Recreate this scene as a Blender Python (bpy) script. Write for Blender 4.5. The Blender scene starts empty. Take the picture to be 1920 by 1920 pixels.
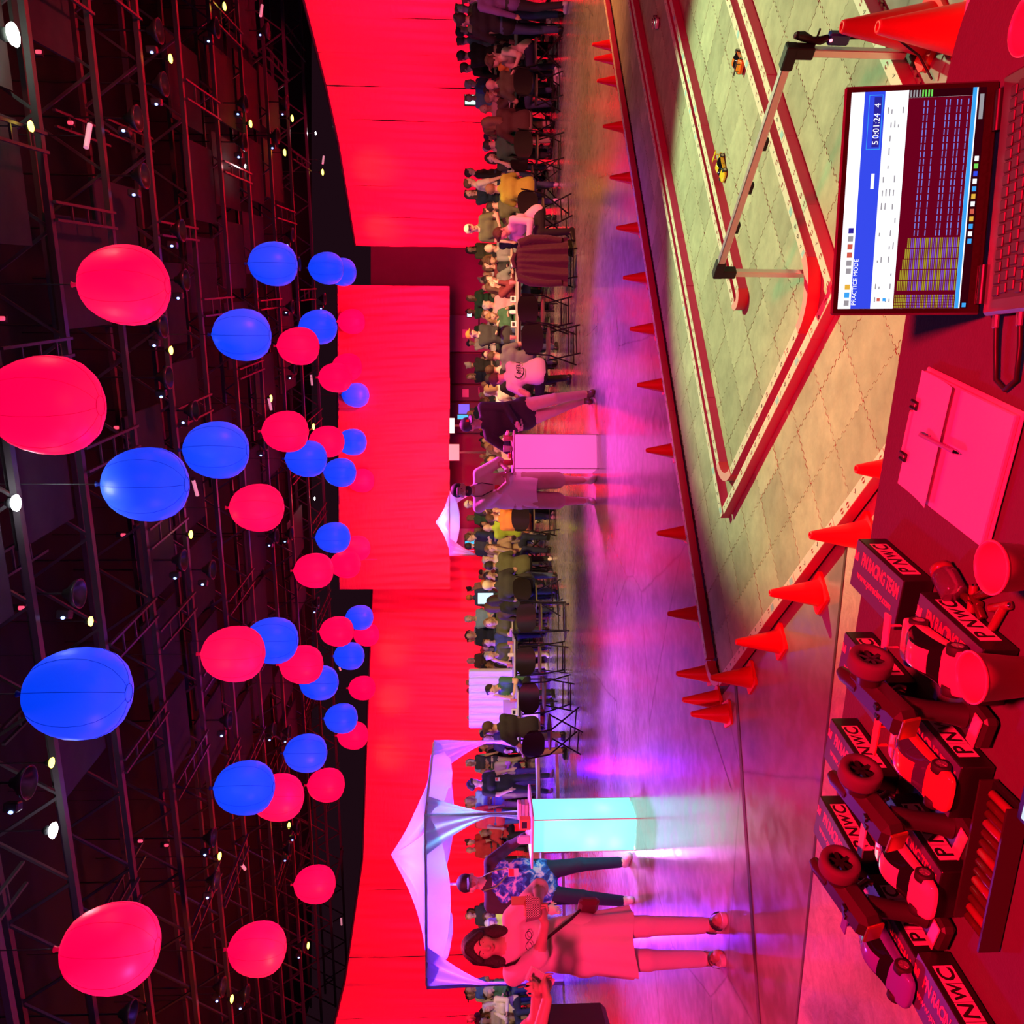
import bpy, bmesh, math, random
import numpy as np
from mathutils import Vector, Matrix

SC = bpy.context.scene
COL = SC.collection
PI = math.pi
# ------------------------------------------------------------------ camera
F_PX = 1569.0                      # focal length in pixels of the 1920 px frame
HC = 1.57                          # camera height
TH = math.atan((960 - 884) / F_PX)  # pitch down
cam = bpy.data.cameras.new('camera')
cam.sensor_width = 36.0
cam.lens = F_PX / 1920.0 * 36.0
cam.clip_start = 0.05
cam.clip_end = 300
cam_o = bpy.data.objects.new('camera', cam)
COL.objects.link(cam_o)
_up = Vector((0, math.sin(TH), math.cos(TH)))
_fw = Vector((0, math.cos(TH), -math.sin(TH)))
# the phone was held sideways: the frame's left is up in the hall
_m = Matrix((-_up, Vector((1, 0, 0)), -_fw)).transposed().to_4x4()
_m.translation = Vector((0, 0, HC))
cam_o.matrix_world = _m
SC.camera = cam_o
# ------------------------------------------------------------------ world, exposure
SC.view_settings.view_transform = 'Standard'
SC.view_settings.look = 'None'
SC.view_settings.exposure = 0.0
SC.view_settings.gamma = 1.0
SC.view_settings.use_curve_mapping = False
SC.cycles.use_denoising = True
SC.cycles.max_bounces = 5
SC.cycles.diffuse_bounces = 2
SC.cycles.glossy_bounces = 2
SC.cycles.transmission_bounces = 4
SC.cycles.sample_clamp_indirect = 4.0
SC.cycles.caustics_reflective = False
SC.cycles.caustics_refractive = False
W = bpy.data.worlds.new('hall_dark')
SC.world = W
W.use_nodes = True
W.node_tree.nodes['Background'].inputs[0].default_value = (0.9, 0.25, 0.5, 1)
W.node_tree.nodes['Background'].inputs[1].default_value = 0.012
# ------------------------------------------------------------------ stage lamps
def spot(name, loc, target, color, power, size=40, blend=0.5, radius=0.15):
    l = bpy.data.lights.new(name, 'SPOT')
    l.color = color; l.energy = power
    l.spot_size = math.radians(size); l.spot_blend = blend; l.shadow_soft_size = radius
    o = bpy.data.objects.new(name, l); COL.objects.link(o)
    o.location = loc
    o.rotation_euler = (Vector(target) - Vector(loc)).to_track_quat('-Z', 'Y').to_euler()
    return o
RED = (1.0, 0.006, 0.05); PINK = (1.0, 0.05, 0.28); PURP = (0.5, 0.1, 1.0); BLUE = (0.05, 0.15, 1.0)
LIME = (0.68, 1.0, 0.50); WARM = (1.0, 0.72, 0.30)
# track key lamp on the roof, to the right of the track
spot('track_spotlight', (4.9, 6.9, 7.2), (1.95, 4.45, 0), LIME, 3400, 31.5, 0.4, 0.06)
# red wash from behind the camera over table and near floor
spot('red_wash_lamp', (0.35, -1.0, 3.8), (-0.02, 1.22, 0.74), (1.0, 0.003, 0.03), 2500, 46, 0.5, 0.2)
spot('red_wash_lamp', (-1.3, -0.9, 2.9), (-2.75, 5.2, 0.7), (1.0, 0.02, 0.11), 2300, 36, 0.9, 0.3)
spot('violet_wash_lamp', (-3.2, 6.5, 5.0), (-0.75, 1.6, 0.8), (0.35, 0.06, 1.0), 260, 24, 0.8, 0.2)
spot('red_wash_lamp', (-5.2, 8.6, 5.0), (-3.7, 5.0, 0.0), (1.0, 0.03, 0.12), 1700, 48, 0.9, 0.3)
spot('red_wash_lamp', (0.8, -1.5, 5.2), (2.6, 7.2, 0.2), (1.0, 0.01, 0.07), 1700, 46, 0.8, 0.3)
# red uplights on the drapes, below the balloons
for x, y, tx, ty in ((12.2, 22.5, 17.6, 25.5), (12.0, 26.5, 16.6, 29.5), (10.8, 31.0, 15.0, 34.5), (8.5, 35.0, 12.9, 38.5), (2.2, 34.0, 2.2, 40.0), (-1.6, 34.5, -1.6, 40.5),
                     (6.2, 34.0, 6.2, 40.0), (9.2, 34.0, 9.6, 40.0), (-6.5, 38.5, -6.8, 45.0), (-10.5, 37.5, -11.2, 44.2), (-14.0, 35.0, -16.4, 42.0), (-15.0, 30.0, -20.2, 35.5), (-15.0, 26.5, -20.4, 30.5)):
    spot('red_drape_lamp', (x, y, 3.0), (tx, ty, 4.3), (1.0, 0.006, 0.10), 2800, 110, 1.0, 0.4)
# washes over the floor and crowd, hung lower than the balloons
spot('purple_wash_lamp', (-3.8, 11.0, 5.2), (-3.0, 8.2, 0), PURP, 4200, 50, 0.9, 0.3)
spot('magenta_wash_lamp', (1.2, 13.0, 5.2), (0.2, 9.4, 0), (1.0, 0.05, 0.62), 4000, 44, 0.9, 0.3)
spot('violet_wash_lamp', (2.6, 12.0, 5.2), (2.0, 9.3, 0), (0.5, 0.06, 1.0), 1800, 40, 0.9, 0.3)
spot('rose_wash_lamp', (-3.2, 7.4, 4.8), (-2.3, 4.4, 0), (1.0, 0.08, 0.4), 700, 34, 0.9, 0.3)
spot('amber_wash_lamp', (8.2, 8.0, 5.2), (5.3, 11.4, 0.0), (1.0, 0.30, 0.08), 2300, 62, 0.9, 0.3)
spot('amber_wash_lamp', (-0.6, 9.5, 4.8), (-1.6, 16.0, 0.9), (1.0, 0.6, 0.22), 2600, 60, 0.9, 0.3)
spot('amber_wash_lamp', (5.0, 11.0, 5.0), (3.2, 20.0, 1.0), (1.0, 0.62, 0.25), 4200, 62, 0.9, 0.3)
spot('pink_wash_lamp', (2.4, 6.0, 4.6), (2.6, 13.0, 0.9), (1.0, 0.06, 0.28), 2600, 44, 0.9, 0.3)
spot('pink_wash_lamp', (6.2, 8.0, 4.6), (6.2, 15.0, 1.0), (1.0, 0.10, 0.20), 2000, 50, 0.9, 0.3)
spot('pink_wash_lamp', (-4.3, 4.2, 5.0), (-3.6, 8.4, 0.9), (1.0, 0.05, 0.22), 2000, 44, 0.9, 0.3)
spot('amber_wash_lamp', (-8.5, 13.0, 5.0), (-9.5, 21.0, 1.0), (1.0, 0.6, 0.3), 2400, 60, 0.9, 0.3)
# unseen lamps added to brighten the ceiling steel, standing in for bounce
spot('added_red_ceiling_wash', (10.0, 12.0, 2.6), (5.0, 20.0, 9.0), (1.0, 0.05, 0.08), 3000, 90, 1.0, 0.5)
spot('added_violet_ceiling_wash', (-9.5, 9.0, 2.6), (-3.0, 14.0, 9.0), (0.6, 0.12, 0.7), 1300, 95, 1.0, 0.5)
spot('added_red_ceiling_wash', (-12.0, 16.0, 2.6), (-10.0, 26.0, 9.0), (1.0, 0.1, 0.06), 3000, 95, 1.0, 0.5)
# unseen amber lamps added to make the orange reflections high on the drapes
for a in (((-9.6, 42.6, 6.3), (-9.9, 44.6, 5.7)), ((-12.2, 41.6, 6.3), (-12.5, 43.8, 5.7)), ((-7.2, 43.0, 6.3), (-7.4, 45.4, 5.7)), ((11.4, 37.6, 6.3), (12.9, 38.6, 5.7)), ((12.6, 34.6, 6.3), (14.4, 35.6, 5.7))):
    spot('added_amber_accent', a[0], a[1], (1.0, 0.22, 0.05), 90, 60, 1.0, 0.2)

# ------------------------------------------------------------------ geometry helpers
def ray(x, y):
    u = (960 - y) / F_PX; v = (x - 960) / F_PX
    return Vector((u, math.cos(TH) - v * math.sin(TH), -math.sin(TH) - v * math.cos(TH)))
def G(x, y, z=0.0):
    d = ray(x, y); t = (z - HC) / d.z
    return Vector((0, 0, HC)) + d * t
def AT(x, y, Y):
    d = ray(x, y); return Vector((0, 0, HC)) + d * (Y / d.y)

class MB:
    """collects shapes; build() links them as ONE mesh object"""
    def __init__(s): s.v = []; s.f = []; s.m = []; s.sm = []
    def add(s, vs, fs, mi=0, smooth=False):
        n = len(s.v); s.v += [tuple(p) for p in vs]
        for q in fs:
            s.f.append(tuple(i + n for i in q)); s.m.append(mi); s.sm.append(smooth)
        return s
    def box(s, c, d, rz=0.0, mi=0, M=None, bev=0.0):
        x, y, z = d[0] / 2, d[1] / 2, d[2] / 2
        if bev <= 0:
            vs = [(-x, -y, -z), (x, -y, -z), (x, y, -z), (-x, y, -z), (-x, -y, z), (x, -y, z), (x, y, z), (-x, y, z)]
            fs = [(0, 3, 2, 1), (4, 5, 6, 7), (0, 1, 5, 4), (1, 2, 6, 5), (2, 3, 7, 6), (3, 0, 4, 7)]
        else:
            b = min(bev, x * .95, y * .95, z * .95); vs = []; fs = []
            for sz in (-1, 1):
                for (ax, ay, az) in ((x - b, y - b, z), (x, y - b, z - b), (x - b, y, z - b)):
                    pass
            pts = []
            for sx in (-1, 1):
                for sy in (-1, 1):
                    for sz in (-1, 1):
                        pts += [(sx * x, sy * (y - b), sz * (z - b)), (sx * (x - b), sy * y, sz * (z - b)), (sx * (x - b), sy * (y - b), sz * z)]
            bm = bmesh.new()
            for p in pts: bm.verts.new(p)
            r = bmesh.ops.convex_hull(bm, input=bm.verts)
            bm.verts.index_update()
            vs = [v.co.copy() for v in bm.verts]; fs = [tuple(v.index for v in f.verts) for f in bm.faces]
            bm.free()
        R = Matrix.Rotation(rz, 3, 'Z') if M is None else M
        c = Vector(c)
        return s.add([R @ Vector(p) + c for p in vs], fs, mi)
    def tube(s, pts, r, n=8, mi=0, cap=True, closed=False, smooth=True):
        pts = [Vector(p) for p in pts]; N = len(pts)
        rs = [r] * N if not hasattr(r, '__len__') else r
        vs = []; fs = []; prev = None
        for i, p in enumerate(pts):
            if closed: t = pts[(i + 1) % N] - pts[i - 1]
            else: t = pts[min(i + 1, N - 1)] - pts[max(i - 1, 0)]
            t = t.normalized() if t.length > 1e-9 else Vector((0, 0, 1))
            a = prev if prev is not None else (Vector((0, 0, 1)) if abs(t.z) < .9 else Vector((1, 0, 0)))
            u = (a - t * a.dot(t))
            u = u.normalized() if u.length > 1e-6 else t.orthogonal().normalized()
            w = t.cross(u); prev = u
            for k in range(n):
                q = 2 * PI * k / n
                vs.append(p + (u * math.cos(q) + w * math.sin(q)) * rs[i])
        for i in range(N if closed else N - 1):
            j = (i + 1) % N
            for k in range(n):
                k2 = (k + 1) % n
                fs.append((i * n + k, i * n + k2, j * n + k2, j * n + k))
        s.add(vs, fs, mi, smooth)
        if cap and not closed:
            s.add(vs[:n], [tuple(range(n - 1, -1, -1))], mi); s.add(vs[-n:], [tuple(range(n))], mi)
        return s
    def bar(s, a, b, w, h, mi=0):
        a = Vector(a); b = Vector(b); d = b - a; L = d.length; t = d / L
        up = Vector((0, 0, 1)) if abs(t.z) < .95 else Vector((0, 1, 0))
        x = t.cross(up).normalized(); z = x.cross(t)
        M = Matrix((x, t, z)).transposed()
        return s.box((a + b) / 2, (w, L, h), mi=mi, M=M)
    def lathe(s, prof, n=24, c=(0, 0, 0), mi=0, M=None, smooth=True, a0=0.0, a1=2 * PI):
        c = Vector(c); vs = []; fs = []; full = abs(a1 - a0 - 2 * PI) < 1e-6
        cols = n if full else n + 1
        for (r, z) in prof:
            for k in range(cols):
                q = a0 + (a1 - a0) * k / n
                p = Vector((r * math.cos(q), r * math.sin(q), z))
                vs.append((M @ p if M is not None else p) + c)
        for i in range(len(prof) - 1):
            for k in range(n):
                k2 = (k + 1) % cols
                fs.append((i * cols + k, i * cols + k2, (i + 1) * cols + k2, (i + 1) * cols + k))
        return s.add(vs, fs, mi, smooth)
    def disc(s, c, r, n=24, mi=0, M=None, ry=None):
        c = Vector(c); vs = []
        for k in range(n):
            p = Vector((r * math.cos(2 * PI * k / n), (ry or r) * math.sin(2 * PI * k / n), 0))
            vs.append((M @ p if M is not None else p) + c)
        return s.add(vs, [tuple(range(n))], mi)
    def prism(s, poly, z0, z1, mi=0, M=None, c=(0, 0, 0), mi_top=None):
        n = len(poly); c = Vector(c)
        vs = [Vector((p[0], p[1], z0)) for p in poly] + [Vector((p[0], p[1], z1)) for p in poly]
        if M is not None: vs = [M @ p for p in vs]
        vs = [p + c for p in vs]
        s.add(vs, [tuple(range(n - 1, -1, -1))] + [(i, (i + 1) % n, n + (i + 1) % n, n + i) for i in range(n)], mi)
        s.add(vs[n:], [tuple(range(n))], mi if mi_top is None else mi_top)
        return s
    def ell(s, c, r, n=12, m=8, mi=0, M=None):
        prof = [(max(1e-4, math.sin(PI * i / m)), -math.cos(PI * i / m)) for i in range(m + 1)]
        S = Matrix.Diagonal(Vector(r))
        return s.lathe(prof, n, c, mi, (M @ S) if M is not None else S)
    def surf(s, fn, nu, nv, mi=0, smooth=True, closed_u=False):
        vs = [fn(i / nu, j / nv) for j in range(nv + 1) for i in range(nu + (0 if closed_u else 1))]
        c = nu if closed_u else nu + 1
        fs = [(j * c + i, j * c + (i + 1) % c, (j + 1) * c + (i + 1) % c, (j + 1) * c + i) for j in range(nv) for i in range(nu)]
        return s.add(vs, fs, mi, smooth)
    def mesh(s, name):
        me = bpy.data.meshes.new(name)
        me.from_pydata(s.v, [], s.f)
        me.polygons.foreach_set('material_index', s.m)
        me.polygons.foreach_set('use_smooth', s.sm)
        me.update()
        return me
    def build(s, name, mats, parent=None, loc=None, rot=None):
        return link(name, s.mesh(name), mats, parent, loc, rot)
def link(name, me, mats, parent=None, loc=None, rot=None):
    o = bpy.data.objects.new(name, me); COL.objects.link(o)
    if not isinstance(mats, (list, tuple)): mats = [mats]
    if len(me.materials) == 0:
        for m in mats: me.materials.append(m)
    else:
        for i, m in enumerate(mats):
            if i < len(me.materials) and me.materials[i] is not m:
                o.material_slots[i].link = 'OBJECT'; o.material_slots[i].material = m
    if parent is not None: o.parent = parent
    if loc is not None: o.location = loc
    if rot is not None: o.rotation_euler = rot
    return o
def tag(o, label=None, cat=None, group=None, kind=None):
    if label: o['label'] = label
    if cat: o['category'] = cat
    if group: o['group'] = group
    if kind: o['kind'] = kind
    return o
def thing(name, label, cat, loc=(0, 0, 0), rotz=0.0, group=None):
    o = bpy.data.objects.new(name, None); COL.objects.link(o)
    o.empty_display_size = 0.1
    o.location = loc; o.rotation_euler = (0, 0, rotz)
    return tag(o, label, cat, group)
def kids(o): return [c for c in COL.objects if c.parent is o]
def dup(root, loc, rotz, label=None, group=None, tree=None):
    r = root.copy(); COL.objects.link(r); r.location = loc
    e = root.rotation_euler; r.rotation_euler = (e[0], e[1], rotz)
    if label: r['label'] = label
    if group: r['group'] = group
    for ch in (root.children if tree is None else tree):
        c = ch.copy(); COL.objects.link(c); c.parent = r
        for g in ch.children:
            d = g.copy(); COL.objects.link(d); d.parent = c
    return r
def struct(o): o['kind'] = 'structure'; return o

# ------------------------------------------------------------------ materials
MATS = {}
def mat(name, col=(.8, .8, .8), rough=.5, metal=0.0, emit=None, es=0.0, noise=0.0, scale=8.0, bump=0.0, bscale=40.0, coat=0.0, trans=0.0, spec=None, alpha=1.0, sheen=0.0):
    if name in MATS: return MATS[name]
    m = bpy.data.materials.new(name); m.use_nodes = True
    nt = m.node_tree; b = nt.nodes['Principled BSDF']
    b.inputs['Base Color'].default_value = (*col, 1)
    b.inputs['Roughness'].default_value = rough
    b.inputs['Metallic'].default_value = metal
    if coat: b.inputs['Coat Weight'].default_value = coat
    if trans: b.inputs['Transmission Weight'].default_value = trans
    if sheen: b.inputs['Sheen Weight'].default_value = sheen
    if spec is not None: b.inputs['Specular IOR Level'].default_value = spec
    if alpha < 1: b.inputs['Alpha'].default_value = alpha
    if emit is not None:
        b.inputs['Emission Color'].default_value = (*emit, 1); b.inputs['Emission Strength'].default_value = es
    if noise or bump:
        tc = nt.nodes.new('ShaderNodeTexCoord')
    if noise:
        n = nt.nodes.new('ShaderNodeTexNoise'); n.inputs['Scale'].default_value = scale; n.inputs['Detail'].default_value = 5
        nt.links.new(tc.outputs['Object'], n.inputs['Vector'])
        r = nt.nodes.new('ShaderNodeMix'); r.data_type = 'RGBA'; r.blend_type = 'MIX'
        r.inputs[6].default_value = (*[c * (1 - noise) for c in col], 1)
        r.inputs[7].default_value = (*[min(1, c * (1 + noise * .7)) for c in col], 1)
        nt.links.new(n.outputs['Fac'], r.inputs[0]); nt.links.new(r.outputs[2], b.inputs['Base Color'])
    if bump:
        n2 = nt.nodes.new('ShaderNodeTexNoise'); n2.inputs['Scale'].default_value = bscale; n2.inputs['Detail'].default_value = 4
        nt.links.new(tc.outputs['Object'], n2.inputs['Vector'])
        bp = nt.nodes.new('ShaderNodeBump'); bp.inputs['Strength'].default_value = bump; bp.inputs['Distance'].default_value = .02
        nt.links.new(n2.outputs['Fac'], bp.inputs['Height']); nt.links.new(bp.outputs['Normal'], b.inputs['Normal'])
    MATS[name] = m
    return m
def text_mesh(body, size, ext=0.0, font_bold=0.0, align='CENTER', shear=0.0, space=1.0):
    c = bpy.data.curves.new('lettering', 'FONT'); c.body = body; c.size = size; c.extrude = ext
    c.align_x = align; c.align_y = 'CENTER'; c.offset = font_bold; c.shear = shear; c.space_character = space; c.resolution_u = 3
    o = bpy.data.objects.new('lettering', c); COL.objects.link(o)
    dg = bpy.context.evaluated_depsgraph_get()
    me = bpy.data.meshes.new_from_object(o.evaluated_get(dg))
    COL.objects.unlink(o); bpy.data.objects.remove(o); bpy.data.curves.remove(c)
    me.materials.clear()
    return me
M_BLACK = mat('black_plastic', (.012, .012, .013), .35)
M_BLACKM = mat('black_metal', (.015, .015, .017), .4, .6)
M_WHITE = mat('white_plastic', (.82, .82, .82), .4)
M_STEEL = mat('brushed_aluminium', (.75, .75, .77), .3, 1.0)
M_CHROME = mat('chrome', (.8, .8, .82), .12, 1.0)
M_DARKST = mat('dark_steel', (.05, .048, .05), .45, .7)
# ------------------------------------------------------------------ people: one continuous skin grown from a posed skeleton
class Body:
    SKIN, TOP, LEG, SHOE, HAIR, EXTRA = range(6)
    def __init__(s): s.p = []
    def cap(s, a, b, ra, rb=None, m=0, k=.03, fd=None, fl=1.0):
        s.p.append(('c', np.array(a, float), np.array(b, float), ra, ra if rb is None else rb, m, k, None if fd is None else np.array(fd, float), fl)); return s
    def ell(s, c, r, m=0, k=.02, R=None, op='u'):
        s.p.append(('e' if op == 'u' else 'x', np.array(c, float), np.array(r, float), None if R is None else np.array(R, float), 0, m, k, None, 1.0)); return s
    def mesh(s, name, vox):
        lo = np.full(3, 1e9); hi = np.full(3, -1e9); bb = []
        for q in s.p:
            if q[0] == 'c':
                r = max(q[3], q[4]); l = np.minimum(q[1], q[2]) - r; h = np.maximum(q[1], q[2]) + r
            else:
                r = q[2].max(); l = q[1] - r; h = q[1] + r
            bb.append((l, h))
            if q[0] != 'x': lo = np.minimum(lo, l); hi = np.maximum(hi, h)
        lo -= 3 * vox; hi += 3 * vox
        n = np.ceil((hi - lo) / vox).astype(int) + 1
        D = np.full(n, .25, np.float32); Rw = np.full(n, 9., np.float32); Lb = np.zeros(n, np.int8)
        for q, (l, h) in zip(s.p, bb):
            k = q[6]; pad = k + 2.5 * vox
            i0 = np.maximum(0, np.floor((l - pad - lo) / vox).astype(int)); i1 = np.minimum(n, np.ceil((h + pad - lo) / vox).astype(int) + 1)
            if (i1 <= i0).any(): continue
            ax = [(lo[d] + vox * np.arange(i0[d], i1[d])).astype(np.float32) for d in range(3)]
            X, Y, Z = np.meshgrid(*ax, indexing='ij', sparse=True)
            if q[0] == 'c':
                a, b = q[1], q[2]; ab = b - a; L2 = float(ab @ ab) + 1e-12
                px, py, pz = X - a[0], Y - a[1], Z - a[2]
                t = np.clip((px * ab[0] + py * ab[1] + pz * ab[2]) / L2, 0, 1)
                px = px - t * ab[0]; py = py - t * ab[1]; pz = pz - t * ab[2]
                if q[7] is not None:
                    f = q[7]; c = px * f[0] + py * f[1] + pz * f[2]; g = c * (1 / q[8] - 1)
                    px = px + g * f[0]; py = py + g * f[1]; pz = pz + g * f[2]
                d = np.sqrt(px * px + py * py + pz * pz) - (q[3] + t * (q[4] - q[3]))
                if q[7] is not None: d = d * min(1, q[8] + .25)
            else:
                px, py, pz = X - q[1][0], Y - q[1][1], Z - q[1][2]
                if q[3] is not None:
                    R = q[3]; px, py, pz = (px * R[0, 0] + py * R[1, 0] + pz * R[2, 0], px * R[0, 1] + py * R[1, 1] + pz * R[2, 1], px * R[0, 2] + py * R[1, 2] + pz * R[2, 2])
                r = q[2]
                k0 = np.sqrt((px / r[0]) ** 2 + (py / r[1]) ** 2 + (pz / r[2]) ** 2); k1 = np.sqrt((px / r[0] ** 2) ** 2 + (py / r[1] ** 2) ** 2 + (pz / r[2] ** 2) ** 2) + 1e-9
                d = k0 * (k0 - 1) / k1
            sl = tuple(slice(i0[x], i1[x]) for x in range(3))
            if q[0] == 'x':
                D[sl] = np.maximum(D[sl], -d); continue
            cur = D[sl]; hh = np.clip(.5 + .5 * (cur - d) / k, 0, 1)
            D[sl] = cur * (1 - hh) + d * hh - k * hh * (1 - hh)
            rw = Rw[sl]; up = d < rw; lb = Lb[sl]; lb[up] = q[5]; rw[up] = np.broadcast_to(d, rw.shape)[up]
        return nets(D, Lb, lo, vox, name)
def nets(D, Lb, lo, vox, name):
    ins = D < 0; nx, ny, nz = D.shape
    c = np.zeros((nx - 1, ny - 1, nz - 1), np.int8)
    for i in (0, 1):
        for j in (0, 1):
            for k in (0, 1): c += ins[i:nx - 1 + i, j:ny - 1 + j, k:nz - 1 + k]
    act = (c > 0) & (c < 8); idx = np.argwhere(act); N = len(idx)
    vid = np.full(act.shape, -1, np.int32); vid[act] = np.arange(N)
    pos = np.zeros((N, 3)); cnt = np.zeros(N)
    co = [(i, j, k) for i in (0, 1) for j in (0, 1) for k in (0, 1)]
    for a in co:
        for d in range(3):
            if a[d] == 0:
                b = list(a); b[d] = 1
                da = D[idx[:, 0] + a[0], idx[:, 1] + a[1], idx[:, 2] + a[2]]; db = D[idx[:, 0] + b[0], idx[:, 1] + b[1], idx[:, 2] + b[2]]
                x = (da < 0) != (db < 0); t = np.where(x, da / np.where(x, da - db, 1), 0)
                p = np.tile(np.array(a, float), (N, 1)); p[:, d] += t
                pos += p * x[:, None]; cnt += x
    pos = pos / cnt[:, None]
    V = lo + vox * (idx + pos)
    lab = Lb[idx[:, 0] + (pos[:, 0] > .5), idx[:, 1] + (pos[:, 1] > .5), idx[:, 2] + (pos[:, 2] > .5)]
    quads = []
    for d in range(3):
        o1, o2 = [(1, 2), (2, 0), (0, 1)][d]
        s0 = [slice(1, -1)] * 3; s0[d] = slice(0, -1); s1 = [slice(1, -1)] * 3; s1[d] = slice(1, None)
        A = ins[tuple(s0)]; B = ins[tuple(s1)]; e = np.argwhere(A != B)
        if len(e) == 0: continue
        inside_first = A[tuple(e.T)]
        base = e.copy()
        for x in range(3):
            if x != d: base[:, x] += 1
        def cell(u, v):
            q = base.copy(); q[:, o1] -= u; q[:, o2] -= v; return vid[q[:, 0], q[:, 1], q[:, 2]]
        f = np.stack([cell(1, 1), cell(0, 1), cell(0, 0), cell(1, 0)], 1)
        f[~inside_first] = f[~inside_first][:, ::-1]; quads.append(f)
    Q = np.concatenate(quads)
    me = bpy.data.meshes.new(name)
    me.vertices.add(N); me.vertices.foreach_set('co', V.ravel())
    me.loops.add(len(Q) * 4); me.loops.foreach_set('vertex_index', Q.ravel().astype(np.int32))
    me.polygons.add(len(Q)); me.polygons.foreach_set('loop_start', np.arange(0, len(Q) * 4, 4, dtype=np.int32))
    lf = np.sort(lab[Q], 1)[:, 1]
    me.polygons.foreach_set('material_index', lf.astype(np.int32)); me.polygons.foreach_set('use_smooth', np.ones(len(Q), bool))
    me.update(); me.validate()
    return me
def ik(a, t, l1, l2, pole):
    a = np.array(a, float); t = np.array(t, float); d = t - a; L = np.linalg.norm(d)
    if L > (l1 + l2) * .998: t = a + d / L * (l1 + l2) * .998; d = t - a; L = np.linalg.norm(d)
    u = d / L; x = (l1 * l1 - l2 * l2 + L * L) / (2 * L); h = math.sqrt(max(0, l1 * l1 - x * x))
    p = np.array(pole, float); p = p - u * (p @ u); p /= np.linalg.norm(p) + 1e-9
    return a + u * x + p * h, t
def nrm(v): v = np.array(v, float); return v / (np.linalg.norm(v) + 1e-12)
def figure(H=1.75, w=1.0, hip=None, lean=0.0, side=0.0, twist=0.0, hands=None, feet=None, elbow=None, knee=None, yaw=0.0, pitch=0.0, sleeve='short', legs='long', hair='short', belly=0.0, fingers=False, hem=0.0, jacket=False, collar=0.0, curl=.6, handdir=None, footdir=None, bust=0.0):
    """local frame: facing -Y, up +Z, origin on the floor. hands/feet/elbow/knee are {'L':..,'R':..}; L is the +X side"""
    S = H / 1.75; B = Body(); SK, TP, LG, SH, HR, EX = range(6)
    hip = np.array(hip if hip is not None else (0, 0, .95)) * (S if hip is None else 1)
    t = nrm((math.sin(side), -math.sin(lean), math.cos(lean) * math.cos(side)))
    x0 = np.array((math.cos(twist), math.sin(twist), 0.)); x = nrm(x0 - t * (x0 @ t)); f = np.cross(x, t) * -1   # f: chest direction
    f = nrm(np.cross(t, x)); f = -f if f[1] > 0 and abs(twist) < 1.5 else f
    hx = np.array((1., 0, 0)); hf = np.array((0, -1., 0))
    def Tp(a, b, c): return hip + S * (x * a * w + f * b + t * c)   # a across, b forward, c up
    TM = EX if jacket else TP
    # torso
    B.cap(hip + S * hx * -.075 * w, hip + S * hx * .075 * w, .112 * S * w ** .5, m=LG, k=.05, fd=hf, fl=.92)
    B.cap(Tp(-.068, .0, .0 - hem), Tp(.068, .0, .0 - hem), .132 * S * w ** .6, m=TP, k=.04, fd=f, fl=.92)
    B.cap(Tp(-.06, .005 + belly * .5, .14), Tp(.06, .005 + belly * .5, .14), (.115 + belly * .6) * S * w ** .6, m=TP, k=.06, fd=f, fl=.88)
    B.cap(Tp(-.085, .0, .33), Tp(.085, .0, .33), .115 * S * w ** .5, m=TP, k=.06, fd=f, fl=.85)
    if bust: B.cap(Tp(-.075, .07, .32), Tp(.075, .07, .32), .07 * S * (1 + bust), m=TP, k=.05)
    B.cap(Tp(-.135, -.01, .46), Tp(.135, -.01, .46), .062 * S, m=TM, k=.06)
    B.cap(Tp(0, -.01, .47), Tp(0, -.005, .52), .075 * S, .06 * S, m=TM, k=.04)
    if jacket:   # open jacket: a shell on the sides and back
        for sgn in (-1, 1):
            B.cap(Tp(sgn * .125, -.02, -.06), Tp(sgn * .125, -.02, .40), .085 * S, .09 * S, m=EX, k=.03, fd=f, fl=1.1)
        B.cap(Tp(0, -.06, 0), Tp(0, -.06, .42), .10 * S, m=EX, k=.04)
    # head
    nb = Tp(0, .0, .50); hd = Tp(0, .02, .52)
    q = nrm(t * .75 + np.array((0, 0, .6)))
    cy, sy = math.cos(yaw), math.sin(yaw)
    hf2 = nrm(f * cy + x * sy); hf2 = nrm(hf2 - q * (hf2 @ q)); hf2 = nrm(hf2 * math.cos(pitch) - q * math.sin(pitch)); hu = nrm(q - hf2 * (q @ hf2)); hr = np.cross(hf2, hu)
    hc = nb + S * (q * .155 + f * .03)
    R = np.stack([hr, hf2, hu], 1)
    def Hp(a, b, c): return hc + S * (hr * a + hf2 * b + hu * c)
    B.cap(nb - S * q * .02, Hp(0, -.012, -.06), .055 * S, .052 * S, m=SK, k=.03)
    B.ell(Hp(0, -.008, .028), np.array((.076, .094, .098)) * S, m=SK, k=.02, R=R)
    B.cap(Hp(0, .035, -.02), Hp(0, .045, -.075), .056 * S, .036 * S, m=SK, k=.035)       # face and chin
    B.cap(Hp(-.03, .058, -.012), Hp(.03, .058, -.012), .03 * S, m=SK, k=.02)               # cheeks
    B.cap(Hp(0, .090, .018), Hp(0, .105, -.020), .008 * S, .014 * S, m=SK, k=.014)       # nose
    B.cap(Hp(-.035, .078, .035), Hp(.035, .078, .035), .012 * S, m=SK, k=.012)            # brow
    for sgn in (-1, 1): B.ell(Hp(sgn * .078, -.008, -.005), np.array((.012, .02, .03)) * S, m=SK, k=.008, R=R)
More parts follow.
